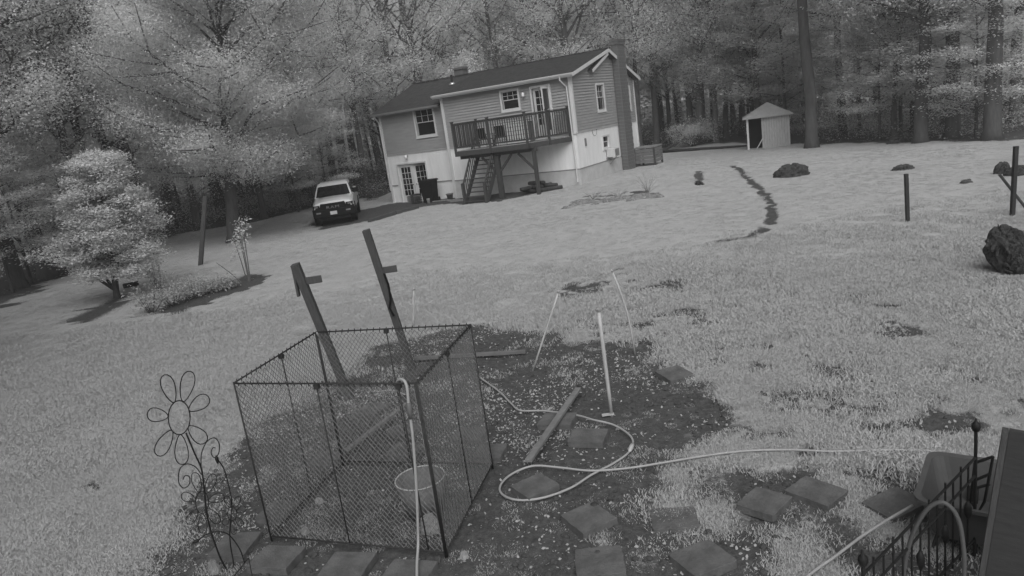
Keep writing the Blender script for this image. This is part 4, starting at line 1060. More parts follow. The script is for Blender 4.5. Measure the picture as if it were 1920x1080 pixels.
# trunks that stand out in the photograph, right side
for (px, py, i_, s_) in ((1522, 277, 3, 1.35), (1726, 267, 1, 1.05), (1786, 258, 4, 1.15), (1343, 268, 0, .9), (1860, 262, 5, 1.05), (1362, 263, 1, .75), (1676, 262, 3, .6)):
    wood(gp(px, py), 'tall', i_, s_)
for (px, py, d, i_, s_) in ((1902, 262, 50, 2, .85), (1296, 200, 62, 4, .95), (1306, 200, 60, 2, .9), (1318, 200, 61, 0, 1.0), (1252, 200, 64, 1, .7), (1225, 200, 60, 5, .8),
                            (779, 90, 53, 1, 1.05), (811, 120, 57, 3, .85), (926, 110, 56, 0, 1.0), (1034, 100, 58, 4, 1.05), (1059, 98, 55, 5, 1.0), (972, 110, 60, 3, .8), (990, 110, 62, 1, .8), (735, 170, 55, 2, .9),
                            (860, 110, 64, 5, .9), (1110, 90, 60, 1, .9), (1185, 120, 57, 3, .95), (700, 160, 60, 0, .9), (655, 180, 52, 3, .9), (600, 200, 56, 1, .95), (560, 200, 50, 4, .9), (520, 220, 54, 2, .95),
                            (472, 300, 48, 3, .8), (380, 250, 52, 5, 1.0), (330, 250, 49, 0, 1.0), (280, 250, 53, 2, 1.0), (240, 260, 46, 4, 1.05), (200, 270, 50, 1, 1.0), (150, 290, 44, 3, 1.0), (114, 290, 41, 0, .95),
                            (70, 300, 45, 5, 1.0), (30, 310, 38, 2, 1.0), (-30, 320, 36, 1, 1.0), (-90, 320, 40, 4, 1.0), (-160, 330, 34, 0, 1.0)):
    wood(at_dist(px, py, d), 'tall', i_, s_)
def clear(p, dmin):
    return all(math.hypot(p.x - s[0].x, p.y - s[0].y) > dmin for s in SPOTS) and math.hypot(p.x - BT.x, p.y - BT.y) > 5 and math.hypot(p.x - SP.x, p.y - SP.y - 1) > 6
tries = 0
while tries < 1500 and len(SPOTS) < 84:
    tries += 1
    px = RNG.uniform(-120, 2060); d = RNG.uniform(44, 74) if 350 < px < 1650 else RNG.uniform(38, 70)
    p = at_dist(px, 260 if px > 900 else 330, d)
    if in_poly(np.array([p.x]), np.array([p.y]), P_WOOD)[0] and clear(p, 3.0):
        hl = HI @ p
        if -15 < hl.x < 3 and -4 < hl.y < 12: continue
        if RNG.uniform() < .72: wood(p, 'tall', int(RNG.integers(0, 6)), RNG.uniform(.75, 1.1))
        else: wood(p, 'small', int(RNG.integers(0, 3)), RNG.uniform(.8, 1.2))
for (px, d, i_, s_) in ((1475, 57, 2, 1.6), (1612, 52, 1, 1.6), (1690, 47, 2, 1.4), (1415, 60, 1, 1.6)): wood(at_dist(px, 262, d), 'small', i_, s_)
for (px, py, i_, s_) in ( (1650, 262, 1, 1.0), (1830, 258, 0, 1.1), (60, 530, 1, .9), (150, 490, 0, .9), (560, 398, 2, .8), (620, 385, 1, .9), (25, 548, 2, .8)):
    wood(gp(px, py), 'small', i_, s_)
ORD = ['first', 'second', 'third', 'fourth', 'fifth', 'sixth', 'seventh', 'eighth', 'ninth', 'tenth', 'eleventh', 'twelfth', 'thirteenth', 'fourteenth', 'fifteenth', 'sixteenth', 'seventeenth', 'eighteenth', 'nineteenth', 'twentieth'] + ['%dth' % k for k in range(21, 80)]
SEC = [(-9999, 180, 'left edge wood'), (180, 420, 'wood behind the small pale tree'), (420, 700, 'wood behind the broad tree and truck'), (700, 1180, 'wood behind the house roof'), (1180, 1400, 'wood between chimney and shed'),
       (1400, 1600, 'wood right behind the shed'), (1600, 1800, 'wood right of the shed'), (1800, 9999, 'wood at the right edge')]
buckets = {}
for s in SPOTS:
    pr = project(s[0] + Vector((0, 0, 2.5)))
    key = next(k for k, q_ in enumerate(SEC) if q_[0] <= pr[0] < q_[1])
    buckets.setdefault((key, s[1]), []).append((pr[0], s))
for (key, kind), lst in sorted(buckets.items()):
    lst.sort(key=lambda q_: q_[0])
    for r, (pxx, (p, kd, idx, sc, rz)) in enumerate(lst):
        where = SEC[key][2]
        lb = ('%s tall trunked tree from the left in the %s' if kd == 'tall' else '%s low understorey tree from the left in the %s') % (ORD[r], where)
        t = thing('woodland_tree' if kd == 'tall' else 'understorey_tree', lb, 'tree', p, rz, 'tall woodland trees' if kd == 'tall' else 'understorey trees')
        t.scale = (sc, sc, sc)
        tm, cm = (FV if kd == 'tall' else SV)[idx]
        inst(tm, 'trunk', t); inst(cm, 'crown', t)

# far woods as one mass, beyond the trees that can be told apart
rg = np.random.default_rng(77); cc_ = []
for k in range(5200):
    az = rg.uniform(-.75, .75); d = rg.uniform(66, 92); z = rg.uniform(0, 1) ** .9 * 15
    if z > 7 and vnoise(az * 40, z * .35, 5) > .50: continue
    cc_.append((d * math.sin(az), d * math.cos(az), z + 1))
v, q_ = leaf_cloud(np.array(cc_), 34, 1.5, .7, .20, rg)
fw = link(bpy.data.objects.new('far_woods', fast_mesh('far_woods', v, q_, 'far', LEAFN))); fw['kind'] = 'stuff'; fw['label'] = 'dim far woodland foliage behind the nearer trees'; fw['category'] = 'woods'
ft = MB()
for k in range(150):
    az = rg.uniform(-.72, .72); d = rg.uniform(64, 88); x_, y_ = d * math.sin(az), d * math.cos(az); r_ = rg.uniform(.09, .22)
    ft.tube([(x_, y_, 0), (x_ + rg.normal(0, .3), y_, 9), (x_ + rg.normal(0, .9), y_, 22)], [r_, r_ * .8, r_ * .3], 6, cap=False)
o = ft.build('far_trunks', 'bark', None, kind='stuff'); o['label'] = 'thin far trunks deep in the wood'; o['category'] = 'tree trunks'
# unseen trees added past the left edge of the frame to darken that side
tp_ = []
for k in (0, 2, 3):
    ob = []
    for me_ in FV[k]:
        vv = np.empty(len(me_.vertices) * 3, np.float32); me_.vertices.foreach_get('co', vv); ob.append((vv.reshape(-1, 3), me_))
    tp_.append([bpy.data.objects.new('tree', me_) for me_ in FV[k]])
sx_ = np.array([(-16.5, 14), (-15, 8), (-14.5, 1.5), (-18.5, 4), (-19.5, 11), (-14, -5), (-21, 18), (-18, -3), (-12, -10), (-17, -9)], float)
sp3 = np.stack([sx_[:, 0], sx_[:, 1], terrain(sx_[:, 0], sx_[:, 1])], 1)
for part in (0, 1):
    rr_ = np.zeros((len(sp3), 3)); rr_[:, 2] = np.arange(len(sp3)) * 1.7
    gn_scatter(['side_shade_trunks', 'side_shade_crowns'][part], sp3, rr_, np.full(len(sp3), 1.0), np.arange(len(sp3)) % 3, [t_[part] for t_ in tp_], ['unseen trunks added beyond the left edge as shade', 'unseen foliage added beyond the left edge as shade'][part], 'woods')
# undergrowth along the edge
cc_ = []
for k in range(2600):
    px = rg.uniform(-150, 2050); d = rg.uniform(36, 64); p = at_dist(px, 260 if px > 900 else 330, d)
    if in_poly(np.array([p.x]), np.array([p.y]), P_WOOD)[0] and vnoise(p.x * .25, p.y * .25, 8) > .42:
        h = rg.uniform(.1, 1.6) * (0.4 + vnoise(p.x * .2, p.y * .2, 3)); cc_.append((p.x, p.y, p.z + h))
v, q_ = leaf_cloud(np.array(cc_), 60, .45, .22, .055, rg)
ug = link(bpy.data.objects.new('undergrowth', fast_mesh('undergrowth', v, q_, 'under', LEAFN))); ug['kind'] = 'stuff'; ug['label'] = 'low leafy undergrowth along the edge of the wood'; ug['category'] = 'undergrowth'
# bush, brush pile and fallen trunks right of the house
bu = thing('bush', 'rounded bush at the wood edge between the house and the shed', 'bush', gp(1300, 274))
cs_ = []; stm = MB()
for j in range(60):
    a_ = rg.uniform(0, 6.28); r_ = 1.75 * math.sqrt(rg.uniform()); hh = 2.3 * rg.uniform(.3, 1) * (1 - .35 * r_ / 1.75)
    cs_.append((r_ * math.cos(a_), r_ * .7 * math.sin(a_), hh)); stm.tube([(0, 0, -.05), (r_ * .6 * math.cos(a_), r_ * .5 * math.sin(a_), hh * .6), cs_[-1]], [.03, .018, .006], 4)
v, q_ = leaf_cloud(np.array(cs_), 150, .30, .17, .055, rg, 1.2)
stm.build('stem', 'bark', bu); link(bpy.data.objects.new('foliage', fast_mesh('foliage', v, q_, 'leaf_b', LEAFN)), bu)
for k, (a_, b_, h, lb) in enumerate((((1222, 287), (1275, 268), .9, 'upper fallen trunk propped against the bush right of the house'), ((1228, 291), (1285, 275), .4, 'lower fallen trunk lying beneath the propped trunk'), ((1240, 287), (1400, 276), .0, 'long dark fallen log lying toward the shed'))):
    p, q_ = gp(*a_), gp(*b_); qq = q_ + Vector((0, 0, h + .1)); md_ = (p + qq) / 2 + Vector((0, 0, .05))
    tag(MB().tube([Vector((0, 0, .1)), md_ - p, qq - p], [.13, .11, .06], 8).build('fallen_trunk', 'root', None, p, True), lb, 'fallen trunk', 'fallen trunks')
# utility pole behind the bush
up_ = at_dist(1258, 250, 66); upo = thing('utility_pole', 'thin utility pole with a crossarm behind the bush', 'utility pole', up_)
MB().tube([(0, 0, -.2), (0, 0, 7.2)], [.14, .10], 9).build('pole', 'bark', upo); MB().bx(-1.2, 1.2, -.05, .05, 6.3, 6.45).build('crossarm', 'bark', upo)

# ------------------------------------------------------------------ stumps, mounds, posts on the right lawn
def lump(name, label, cat, px, py, sx, sy, h, seed, m_='root', group=None):
    rg_ = np.random.default_rng(seed); mb = MB(); n_, m2 = 32, 13
    vs = []
    for i in range(m2):
        f = i / (m2 - 1); r_ = math.cos(f * math.pi / 2 * .92)
        for k in range(n_):
            t = 2 * math.pi * k / n_; nz = .72 + .5 * float(vnoise(math.cos(t) * 1.7 + 5, math.sin(t) * 1.7 + f * 2.3, seed)) + .30 * (float(vnoise(math.cos(t) * 5 + 5, math.sin(t) * 5 + f * 7, seed + 3)) - .5) + rg_.normal(0, .035)
            vs.append((sx * r_ * nz * math.cos(t), sy * r_ * nz * math.sin(t), -.08 + (h + .08) * math.sin(f * math.pi / 2) * (.75 + .4 * nz)))
    fs = [(i * n_ + k, i * n_ + (k + 1) % n_, (i + 1) * n_ + (k + 1) % n_, (i + 1) * n_ + k) for i in range(m2 - 1) for k in range(n_)] + [tuple(range((m2 - 1) * n_, m2 * n_))]
    mb.add(vs, fs)
    return tag(mb.build(name, m_, None, gp(px, py)), label, cat, group)
lump('stump', 'wide dark rotten stump on the lawn in front of the shed', 'stump', 1485, 330, .72, .5, .42, 1, group='stumps on the right lawn')
lump('stump', 'low flat dark stump behind the right lawn stake', 'stump', 1693, 318, .42, .3, .16, 2, group='stumps on the right lawn')
lump('stump', 'dark round stump left of the tall right post', 'stump', 1879, 325, .24, .24, .30, 3, group='stumps on the right lawn')
lump('stump', 'dark stump behind the tall right post at the edge', 'stump', 1908, 328, .36, .3, .26, 4, group='stumps on the right lawn')
lump('stump', 'dark low mound at the wood edge right of the tall trunk', 'stump', 1680, 268, .5, .4, .3, 12, group='stumps on the right lawn')
lump('soil_mound', 'small dark soil mound right of the lawn stake', 'mound', 1812, 342, .22, .18, .07, 5, 'soil', 'soil mounds')
lump('soil_mound', 'small dark clod standing left of the ruts', 'mound', 1311, 345, .20, .3, .10, 6, 'root', 'soil mounds')
rt = thing('uprooted_stump', 'big dark uprooted stump at the right edge of the lawn', 'stump', gp(1893, 512)); rt.scale = (.82, .82, .82)
for k in range(7):
    a_ = k * .9; q = lump('tmp', '', '', 1878, 512, .34, .30, .55, 20 + k); q.name = 'root_mass'; q.parent = rt
    q.location = (RNG.uniform(-.28, .30), RNG.uniform(-.15, .25), [0, .1, .25, .35, .2, 0, .4][k]); q.rotation_euler = (RNG.uniform(-.5, .5), RNG.uniform(-.5, .5), a_)
    for kk in ('label', 'category'):
        if kk in q: del q[kk]
q = MB()
for k in range(22):
    a_ = RNG.uniform(0, 6.28); z_ = RNG.uniform(0, .8); q.tube([(0, 0, .4), (.33 * math.cos(a_), .26 * math.sin(a_), z_), (.47 * math.cos(a_ + .3), .38 * math.sin(a_ + .3), z_ * .8)], [.07, .05, .02], 6)
q.build('roots', 'root', rt)
gb = tag(MB().loft([[(sx * a_, sy * a_, z) for sx, sy in ((-1, -1), (1, -1), (1, 1), (-1, 1))] for a_, z in ((.26, 0), (.25, .55), (.22, .62))]).build('concrete_block', 'greystone', None, gp(1912, 498) + Vector((.12, 0, 0)), bevel=.03), 'grey upright block standing against the uprooted stump', 'block')
def stake(px, py, tx, ty, r_, label, name='fence_stake', m_='wood', sq=True, group=None, extra=None):
    p = gp(px, py); t = up_at(tx, ty, p); mb = MB(); d = t - p
    o = thing(name, label, 'post', p, 0, group)
    if sq: mb.bar(Vector((0, 0, 0)) - d.normalized() * .15, d, r_ * 2, r_ * 2, up=(0, 1, 0))
    else: mb.tube([-d.normalized() * .15, d], r_, 8)
    mb.build('shaft', m_, o, bevel=.004 if sq else 0)
    return o, p, t
stake(1702, 415, 1699, 326, .042, 'short dark metal stake standing alone on the right lawn', m_='pipe')
stake(1898, 405, 1905, 274, .045, 'tall thin dark post near the right edge with a leaning brace', m_='pipe')
p, t = gp(1935, 400), gp(1876, 330); e_ = up_at(1874, 327, gp(1895, 402))
tag(MB().tube([gp(1930, 398) - gp(1930, 398), e_ - gp(1930, 398)], .035, 7).build('brace_pole', 'wood', None, gp(1930, 398)), 'leaning brace pole crossing the tall right post', 'pole')
stake(376, 497, 385, 368, .075, 'leaning grey timber post below the broad tree', name='timber_post', m_='wood')
# rock bed in front of the house
OR2 = ['first', 'second', 'third', 'fourth', 'fifth', 'sixth', 'seventh', 'eighth', 'ninth', 'tenth', 'eleventh', 'twelfth', 'thirteenth', 'fourteenth', 'fifteenth', 'sixteenth', 'seventeenth', 'eighteenth', 'nineteenth', 'twentieth', 'second last', 'last']
for k in range(22):
    f = k / 21; px = 1062 + 176 * f + RNG.uniform(-4, 4); py = 387 - 20 * f + RNG.uniform(-3, 3)
    o = lump('field_stone', '', 'stone', px, py, RNG.uniform(.12, .34), RNG.uniform(.1, .2), RNG.uniform(.06, .15), 300 + k, 'stone', 'stones edging the bed in front of the house')
    o['label'] = '%s pale flat stone from the left edging the small bed before the house' % OR2[k]
gs = []
for k, (px, py) in enumerate(((1215, 365), (1112, 374), (1160, 371))):
    t = thing('dry_weed', ['dry weed clump at the right end of the stone bed', 'dry weed clump at the left end of the stone bed', 'dry weed clump in the middle of the stone bed'][k], 'weed', gp(px, py), 0, 'dry weeds')
    q = MB()
    for j in range(26):
        a_ = RNG.uniform(0, 6.28); L = RNG.uniform(.3, .9) * (1 if k == 0 else .45); q.tube([(0, 0, 0), (.15 * math.cos(a_), .12 * math.sin(a_), L * .5), (.45 * math.cos(a_), .3 * math.sin(a_), L)], [.005, .004, .002], 4, cap=False)
    q.build('stalks', 'stone', t)
tag(MB().box((0, 0, .12), (.5, .2, .16), rz=.4).build('timber_block', 'root', None, gp(247, 540), bevel=.02), 'short dark timber block beside the small pale tree', 'block')
bt_ = MB()

# ------------------------------------------------------------------ tall leaning posts by the pen
def leaning_post(b_, t_, w, label, arm):
    p = gp(*b_); d0 = ray(*t_)
    kk = (math.hypot(p.x, p.y) - .1) / math.hypot(d0.x, d0.y); t = Vector((d0.x * kk, d0.y * kk, CAMH + d0.z * kk)); d = t - p
    o = thing('timber_post', label, 'post', p, 0, 'leaning timber posts by the pen')
    mb = MB(); mb.bar(-d.normalized() * .3, d, w, w, up=(0, 1, 0)); mb.build('shaft', 'wood', o, bevel=.008)
    a0 = d * arm; bl = MB(); bl.bar(a0 + Vector((w * .45, 0, 0)), a0 + Vector((w * .45 + .24, .02, -.0)), .05, .11); bl.build('arm', 'wood', o, bevel=.005)
    return o, p, d
P1, p1, d1 = leaning_post((655, 745), (553, 495), .125, 'shorter leaning timber post with a side arm behind the pen', .875)
P2, p2, d2 = leaning_post((772, 690), (686, 431), .12, 'taller leaning timber post with a side arm and dark strap', .715)
q = MB(); q.tube([d2 * .70 + Vector((.08, -.08, 0)), d2 * .62 + Vector((.09, -.09, 0)), d2 * .52 + Vector((.05, -.1, 0)), d2 * .46 + Vector((-.02, -.1, 0)), d2 * .45 + Vector((.03, -.1, -.12))], .018, 6); q.build('strap', 'black', P2)
q = MB(); q.box(d1 * .88 + Vector((-.085, -.02, 0)), (.03, .1, .45)); q.build('cleat', 'wood', P1)

# ------------------------------------------------------------------ chain link pen
def z_at(px, py, z):
    d = ray(px, py); t = (z - CAMH) / d.z; return Vector((d.x * t, d.y * t, z))
PH = 1.80
A_, E_, C_, B2 = z_at(437, 719, PH), z_at(780, 719, PH), z_at(883, 609, PH), z_at(592, 623, PH)
for q_ in (A_, E_, C_, B2): q_.z = 0
pc = (A_ + E_ + C_ + B2) / 4
pen = thing('chain_link_pen', 'open topped chain link kennel pen on the bare soil', 'pen', pc)
def chain(L, H_, pitch=0.057, r_=0.0035):
    mb = MB(); n_ = int(L / (pitch / 2)) ; hz = pitch * .62
    rows_ = int(H_ / hz)
    for k in range(0, n_ // 2 + 1):
        x0 = k * pitch
        pts = []
        for j in range(rows_ + 1):
            xx = x0 + (pitch * .5 if j % 2 else 0.0); xx = min(L, max(0, xx))
            pts.append((xx + (.001 if j % 2 else -.001), (.003 if (j + k) % 2 else -.003), j * hz))
        mb.tube(pts, r_, 3, cap=False)
        pts = [(min(L, max(0, x0 + pitch * (1.0 if j % 2 == 0 else .5))), (-.003 if (j + k) % 2 else .003), j * hz) for j in range(rows_ + 1)]
        mb.tube(pts, r_, 3, cap=False)
    return mb
for k, (p, q_, mids) in enumerate(((A_, E_, (.48, .91)), (E_, C_, (.5,)), (C_, B2, (.53,)), (B2, A_, (.47,)))):
    p, q_ = p - pc, q_ - pc; d = q_ - p; L = d.length; u = d.normalized(); an = math.atan2(d.y, d.x)
    fr = MB(); fr.tube([p + Vector((0, 0, PH)) + u * .02, q_ + Vector((0, 0, PH)) - u * .02], .0095, 8); fr.build('top_rail', 'pipe', pen, smooth_=True)
    fr = MB(); fr.tube([p + Vector((0, 0, .06)) + u * .02, q_ + Vector((0, 0, .06)) - u * .02], .009, 8); fr.build('bottom_rail', 'pipe', pen, smooth_=True)
    for e_, sgn in ((p, 1), (q_, -1)):
        fr = MB(); fr.tube([e_ + u * .012 * sgn + Vector((0, 0, .0)), e_ + u * .012 * sgn + Vector((0, 0, PH + .01))], .0092, 8); fr.build('corner_post', 'pipe', pen, smooth_=True)
    for f in mids:
        fr = MB(); fr.tube([p + d * f + Vector((0, 0, .06)), p + d * f + Vector((0, 0, PH))], .0075, 7); fr.build('upright', 'pipe', pen, smooth_=True)
        cl = MB(); cl.box((0, 0, 0), (.05, .04, .045), rz=an); c_ = cl.build('clamp', 'pipe', pen); c_.location = p + d * f + Vector((0, 0, PH - .03))
    ties = MB()
    for j in range(int(L / .085)):
        c_ = p + u * (.05 + j * .085) + Vector((0, 0, PH)); ties.tube([c_ + Vector((0, 0, .024)), c_ + u * .018 + Vector((0, 0, -.03))], .0055, 4)
    ties.build('wire_ties', 'pipe', pen, kind='stuff')
    ch = chain(L - .06, PH - .09); c_ = ch.build('mesh', 'wire', pen, kind='stuff'); c_.location = p + u * .03 + Vector((0, 0, .07)); c_.rotation_euler = (0, 0, an)

# tub with a pale rim inside the pen
tp = gp(800, 975) + Vector((0, .16, 0))
rim_c = z_at(787, 893, .42); tp = Vector((rim_c.x, rim_c.y, float(terrain(rim_c.x, rim_c.y))))
tub = thing('round_tub', 'dark round tub with a pale rim inside the pen', 'tub', tp)
MB().lathe([(.20, 0), (.27, .40), (.255, .40), (.185, .03), (.0, .03)], 28).build('body', 'bucket', tub, smooth_=True)
q = MB(); q.tube([(.268 * math.cos(t), .268 * math.sin(t), .405) for t in np.linspace(0, 6.2832, 33)], .008, 6); q.build('rim', 'whitepost', tub, smooth_=True)
lump('feed_bag', 'small pale crumpled bag on the soil inside the pen', 'bag', 806, 990, .11, .09, .13, 41, 'bag')
for k, (px, py) in enumerate(((598, 940), (572, 996), (488, 905), (870, 1042))):
    lump('stone', ['pale lump of stone on the soil near the pen middle', 'pale lump of stone near the front left of the pen', 'pale stone by the left pen wall', 'pale flat leaf shaped stone at the pen front corner'][k], 'stone', px, py, .055, .04, .03, 50 + k, 'bag', 'pale stones in the pen')

# ------------------------------------------------------------------ pavers
def slab_mesh(a_, b_, seed):
    rg_ = np.random.default_rng(900 + seed); mb = MB(); n_ = 9; vs = []
    ch = rg_.uniform(0, .02, 4)
    for j in range(n_):
        for i in range(n_):
            u, w = i / (n_ - 1) - .5, j / (n_ - 1) - .5; x_, y_ = u * a_, w * b_
            if i in (0, n_ - 1): x_ += rg_.normal(0, .0025)
            if j in (0, n_ - 1): y_ += rg_.normal(0, .0025)
            if i in (0, n_ - 1) and j in (0, n_ - 1): x_ *= 1 - ch[0] * 2; y_ *= 1 - ch[1] * 2
            vs.append((x_, y_, .072 + rg_.normal(0, .0012) - .02 * max(0, abs(u) + abs(w) - .9)))
    fs = [(j * n_ + i, j * n_ + i + 1, (j + 1) * n_ + i + 1, (j + 1) * n_ + i) for j in range(n_ - 1) for i in range(n_ - 1)]
    loop = [i for i in range(n_)] + [j * n_ + n_ - 1 for j in range(1, n_)] + [(n_ - 1) * n_ + i for i in range(n_ - 2, -1, -1)] + [j * n_ for j in range(n_ - 2, 0, -1)]
    k0 = len(vs); vs += [(vs[i][0], vs[i][1], -.01) for i in loop]; m_ = len(loop)
    fs += [(loop[i], loop[(i + 1) % m_], k0 + (i + 1) % m_, k0 + i) for i in range(m_)] + [tuple(range(k0, k0 + m_))]
    mb.add(vs, fs); return mb
for k, (c4, lb) in enumerate(PAV):
    P = [gp(*c_, z=.05) for c_ in c4]; c_ = sum(P, Vector()) / 4
    e1 = (P[1] - P[0]) + (P[2] - P[3]); e2 = (P[3] - P[0]) + (P[2] - P[1])
    a1 = math.atan2(e1.y, e1.x); a2 = math.atan2(e2.y, e2.x) + math.pi / 2
    while a2 - a1 > math.pi / 2: a2 -= math.pi
    while a2 - a1 < -math.pi / 2: a2 += math.pi
    big = .56 if 'lone' in lb else .46; s1 = min(big, max(.38, (P[1] - P[0]).length)); s2 = min(big, max(.36, (P[3] - P[0]).length))
    sunk = .035 if 'mossy' in lb else 0.0
    z = float(terrain(c_.x, c_.y)) - .02
    o = slab_mesh(s1, s2, k).build('paving_slab', 'paver', None, (c_.x, c_.y, z - sunk), bevel=.004)
    o.rotation_euler = (RNG.normal(0, .02), RNG.normal(0, .02), (a1 + a2) / 2)
    tag(o, 'square grey concrete ' + lb, 'paving slab', 'concrete pavers')
tag(MB().lathe([(.03, 0), (.04, .012), (.02, .025)], 10).build('pebble', 'root', None, gp(1115, 955) + Vector((0, 0, .05))), 'small dark pebble on a paver below the hose loop', 'pebble')

# planks, pipes
def plank(a_, b_, w, th_, label, m_='plank', z=.03, name='plank'):
    p, q_ = gp(*a_), gp(*b_); c_ = (p + q_) / 2
    return tag(MB().bar(p - c_ + Vector((0, 0, z)), q_ - c_ + Vector((0, 0, z)), w, th_).build(name, m_, None, c_, bevel=.004), label, 'plank')
plank((993, 880), (1086, 742), .085, .04, 'long narrow plank lying diagonally on the soil right of the pen', z=.11)
plank((652, 857), (766, 768), .07, .035, 'narrow plank lying inside the pen', z=.10)
plank((778, 677), (986, 664), .06, .06, 'straight grey rail lying on the soil behind the pen', 'greystone', z=.05, name='rail_timber')

# hoses
def hose(pxs, label, r_=.013, z=.02, pre=None, post=None, name='garden_hose', zs=None):
    P = [gp(*q_) + Vector((0, 0, z if zs is None else zs[k])) for k, q_ in enumerate(pxs)]
    if pre: P = pre + P
    if post: P = P + post
    o0 = P[0].copy(); path = bez([p - o0 for p in P], 8)
    o = thing(name, label, 'hose', o0); MB().tube(path, r_, 8).build('tube', 'hose', o, smooth_=True); return o
H1 = hose([(900, 710), (935, 735), (958, 758), (976, 772), (1020, 774), (1080, 782), (1112, 796), (1150, 803), (1178, 816), (1187, 832), (1178, 852), (1150, 872), (1110, 893), (1070, 918), (1020, 936), (975, 941), (945, 932), (938, 915), (958, 893), (1000, 881), (1050, 881), (1110, 887), (1180, 882), (1250, 871), (1330, 858), (1400, 850), (1480, 848), (1560, 851), (1650, 849), (1740, 850), (1800, 862), (1850, 880)],
          'pale garden hose looped on the soil and running right through the grass', zs=[.02] * 4 + [.03] * 2 + [.07, .05] + [.02] * 5 + [.02] * 6 + [.05] + [.03] * 12)
cpt = gp(1184, 843) + Vector((0, 0, .03)); dd = (gp(1178, 853) - gp(1187, 833)).normalized()
c_ = cpt - H1.location
MB().tube([c_ - dd * .10, c_ - dd * .06, c_ - dd * .055, c_ + dd * .0, c_ + dd * .07, c_ + dd * .10], [.014, .02, .026, .028, .024, .014], 10).build('connector', 'whitepost', H1, smooth_=True)
top = z_at(752, 713, PH + .03); hb = z_at(768, 765, 1.45); g0 = gp(785, 1080)
ft0 = Vector((top.x, top.y, PH + .03))
H2 = thing('garden_hose', 'pale hose hooked over the front rail of the pen and hanging down', 'hose', gp(783, 1075))
fwd_n = Vector((E_.y - A_.y, -(E_.x - A_.x), 0)).normalized()
if fwd_n.y > 0: fwd_n = -fwd_n
r0_ = H2.location
def pl_front(px, py, off):
    # point on a vertical sheet in front of the front panel
    d = ray(px, py); n_ = fwd_n; t = ((A_ + n_ * off) - Vector((0, 0, CAMH))).dot(n_) / d.dot(n_); return Vector((0, 0, CAMH)) + d * t
pth = [pl_front(742, 735, -.10), pl_front(744, 718, -.06), pl_front(752, 711, .0), pl_front(762, 722, .04), pl_front(767, 765, .05), pl_front(774, 820, .06), pl_front(780, 900, .06), pl_front(783, 970, .07), pl_front(784, 1020, .10)]
last = gp(785, 1082) + Vector((0, 0, .10)); pth += [last, gp(786, 1150) + Vector((0, 0, .05))]
MB().tube(bez([p - r0_ for p in pth], 8), .0135, 8).build('tube', 'hose', H2, smooth_=True)
cq = [pl_front(766, 755, .05) - r0_, pl_front(768, 768, .055) - r0_, pl_front(770, 785, .055) - r0_]
MB().tube(cq, [.02, .026, .018], 10).build('connector', 'greystone', H2, smooth_=True)
rp0 = z_at(594, 624, PH); rp1 = z_at(612, 660, 1.5); 
R1 = thing('rope', 'pale rope hanging from the back left pen corner into the pen', 'rope', gp(700, 740))
pp_ = [z_at(594, 624, PH + .02), z_at(615, 660, 1.45), z_at(640, 700, .9), z_at(665, 722, .45), gp(700, 738) + Vector((0, 0, .04)), gp(735, 735) + Vector((0, 0, .03)), gp(760, 742) + Vector((0, 0, .02))]
MB().tube(bez([p - R1.location for p in pp_], 8), .011, 7).build('strand', 'hose', R1, smooth_=True)
hose([(1480, 1120), (1525, 1082), (1570, 1052), (1620, 1018), (1665, 997), (1712, 985)], 'pale hose rising from the bottom edge to the iron fence', zs=[.05, .05, .06, .08, .12, .2])

# white step-in fence posts
WP = [((1000, 692), (1047, 548), .016, 'leaning white fence post left of centre on the soil'), ((1147, 778), (1122, 582), .026, 'thick white fence post with a foot plate in the soil'),
      ((1190, 663), (1148, 509), .015, 'thin bowed white fence post at the back of the soil'), ((775, 612), (776, 543), .017, 'short pale fence post behind the pen')]
for k, (b_, t_, r_, lb) in enumerate(WP):
    p = gp(*b_); t = up_at(*t_, p); d = t - p
    o = thing('fence_post', lb, 'post', p, 0, 'white fence posts')
    midp = d * .5 + (Vector((.06, 0, 0)) if k == 2 else Vector((0, 0, 0)))
    MB().tube([-d.normalized() * .05, d * .25 + (midp - d * .5) * .7, midp, d * .75 + (midp - d * .5) * .7, d], [r_ * .8, r_, r_, r_ * 1.05, r_], 7).build('shaft', 'whitepost', o, smooth_=True)
    MB().lathe([(r_ * 1.5, 0), (r_ * 1.6, .03), (r_ * .8, .045)], 8, d - Vector((0, 0, .01))).build('cap', 'metal', o)
    if k == 1: MB().box((-.05, 0, .015), (.16, .05, .02)).build('foot_plate', 'whitepost', o)

# ------------------------------------------------------------------ wire flower ornament
FB = gp(437, 1058); vdir = Vector((FB.x, FB.y, 0)).normalized()
def fl(px, py, off=0.0):
    d = ray(px, py); base = FB - vdir * off; t = (base - Vector((0, 0, CAMH))).dot(vdir) / d.dot(vdir)
    return Vector((0, 0, CAMH)) + d * t - FB
orn = thing('wire_flower', 'black wire garden flower ornament with three blooms left of the pen', 'garden ornament', FB)
def ellipse(cx, cy, rx, ry, rot=0, n_=24, off=0.0):
    out = []
    for k in range(n_ + 1):
        t = 2 * math.pi * k / n_; x_, y_ = rx * math.cos(t), ry * math.sin(t)
        out.append(fl(cx + x_ * math.cos(rot) - y_ * math.sin(rot), cy + x_ * math.sin(rot) + y_ * math.cos(rot), off))
    return out
def petal(cx, cy, ax, ay, w, n_=18, off=0.0):
    """tear shaped loop from the flower centre rim to a tip"""
    L = math.hypot(ax, ay); ux, uy = ax / L, ay / L; out = []
    for k in range(n_ + 1):
        t = k / n_ * 2 * math.pi; s = (1 - math.cos(t)) / 2; w_ = math.sin(t) * w * (.55 + .55 * s)
        out.append(fl(cx + ux * L * s - uy * w_, cy + uy * L * s + ux * w_, off))
    return out
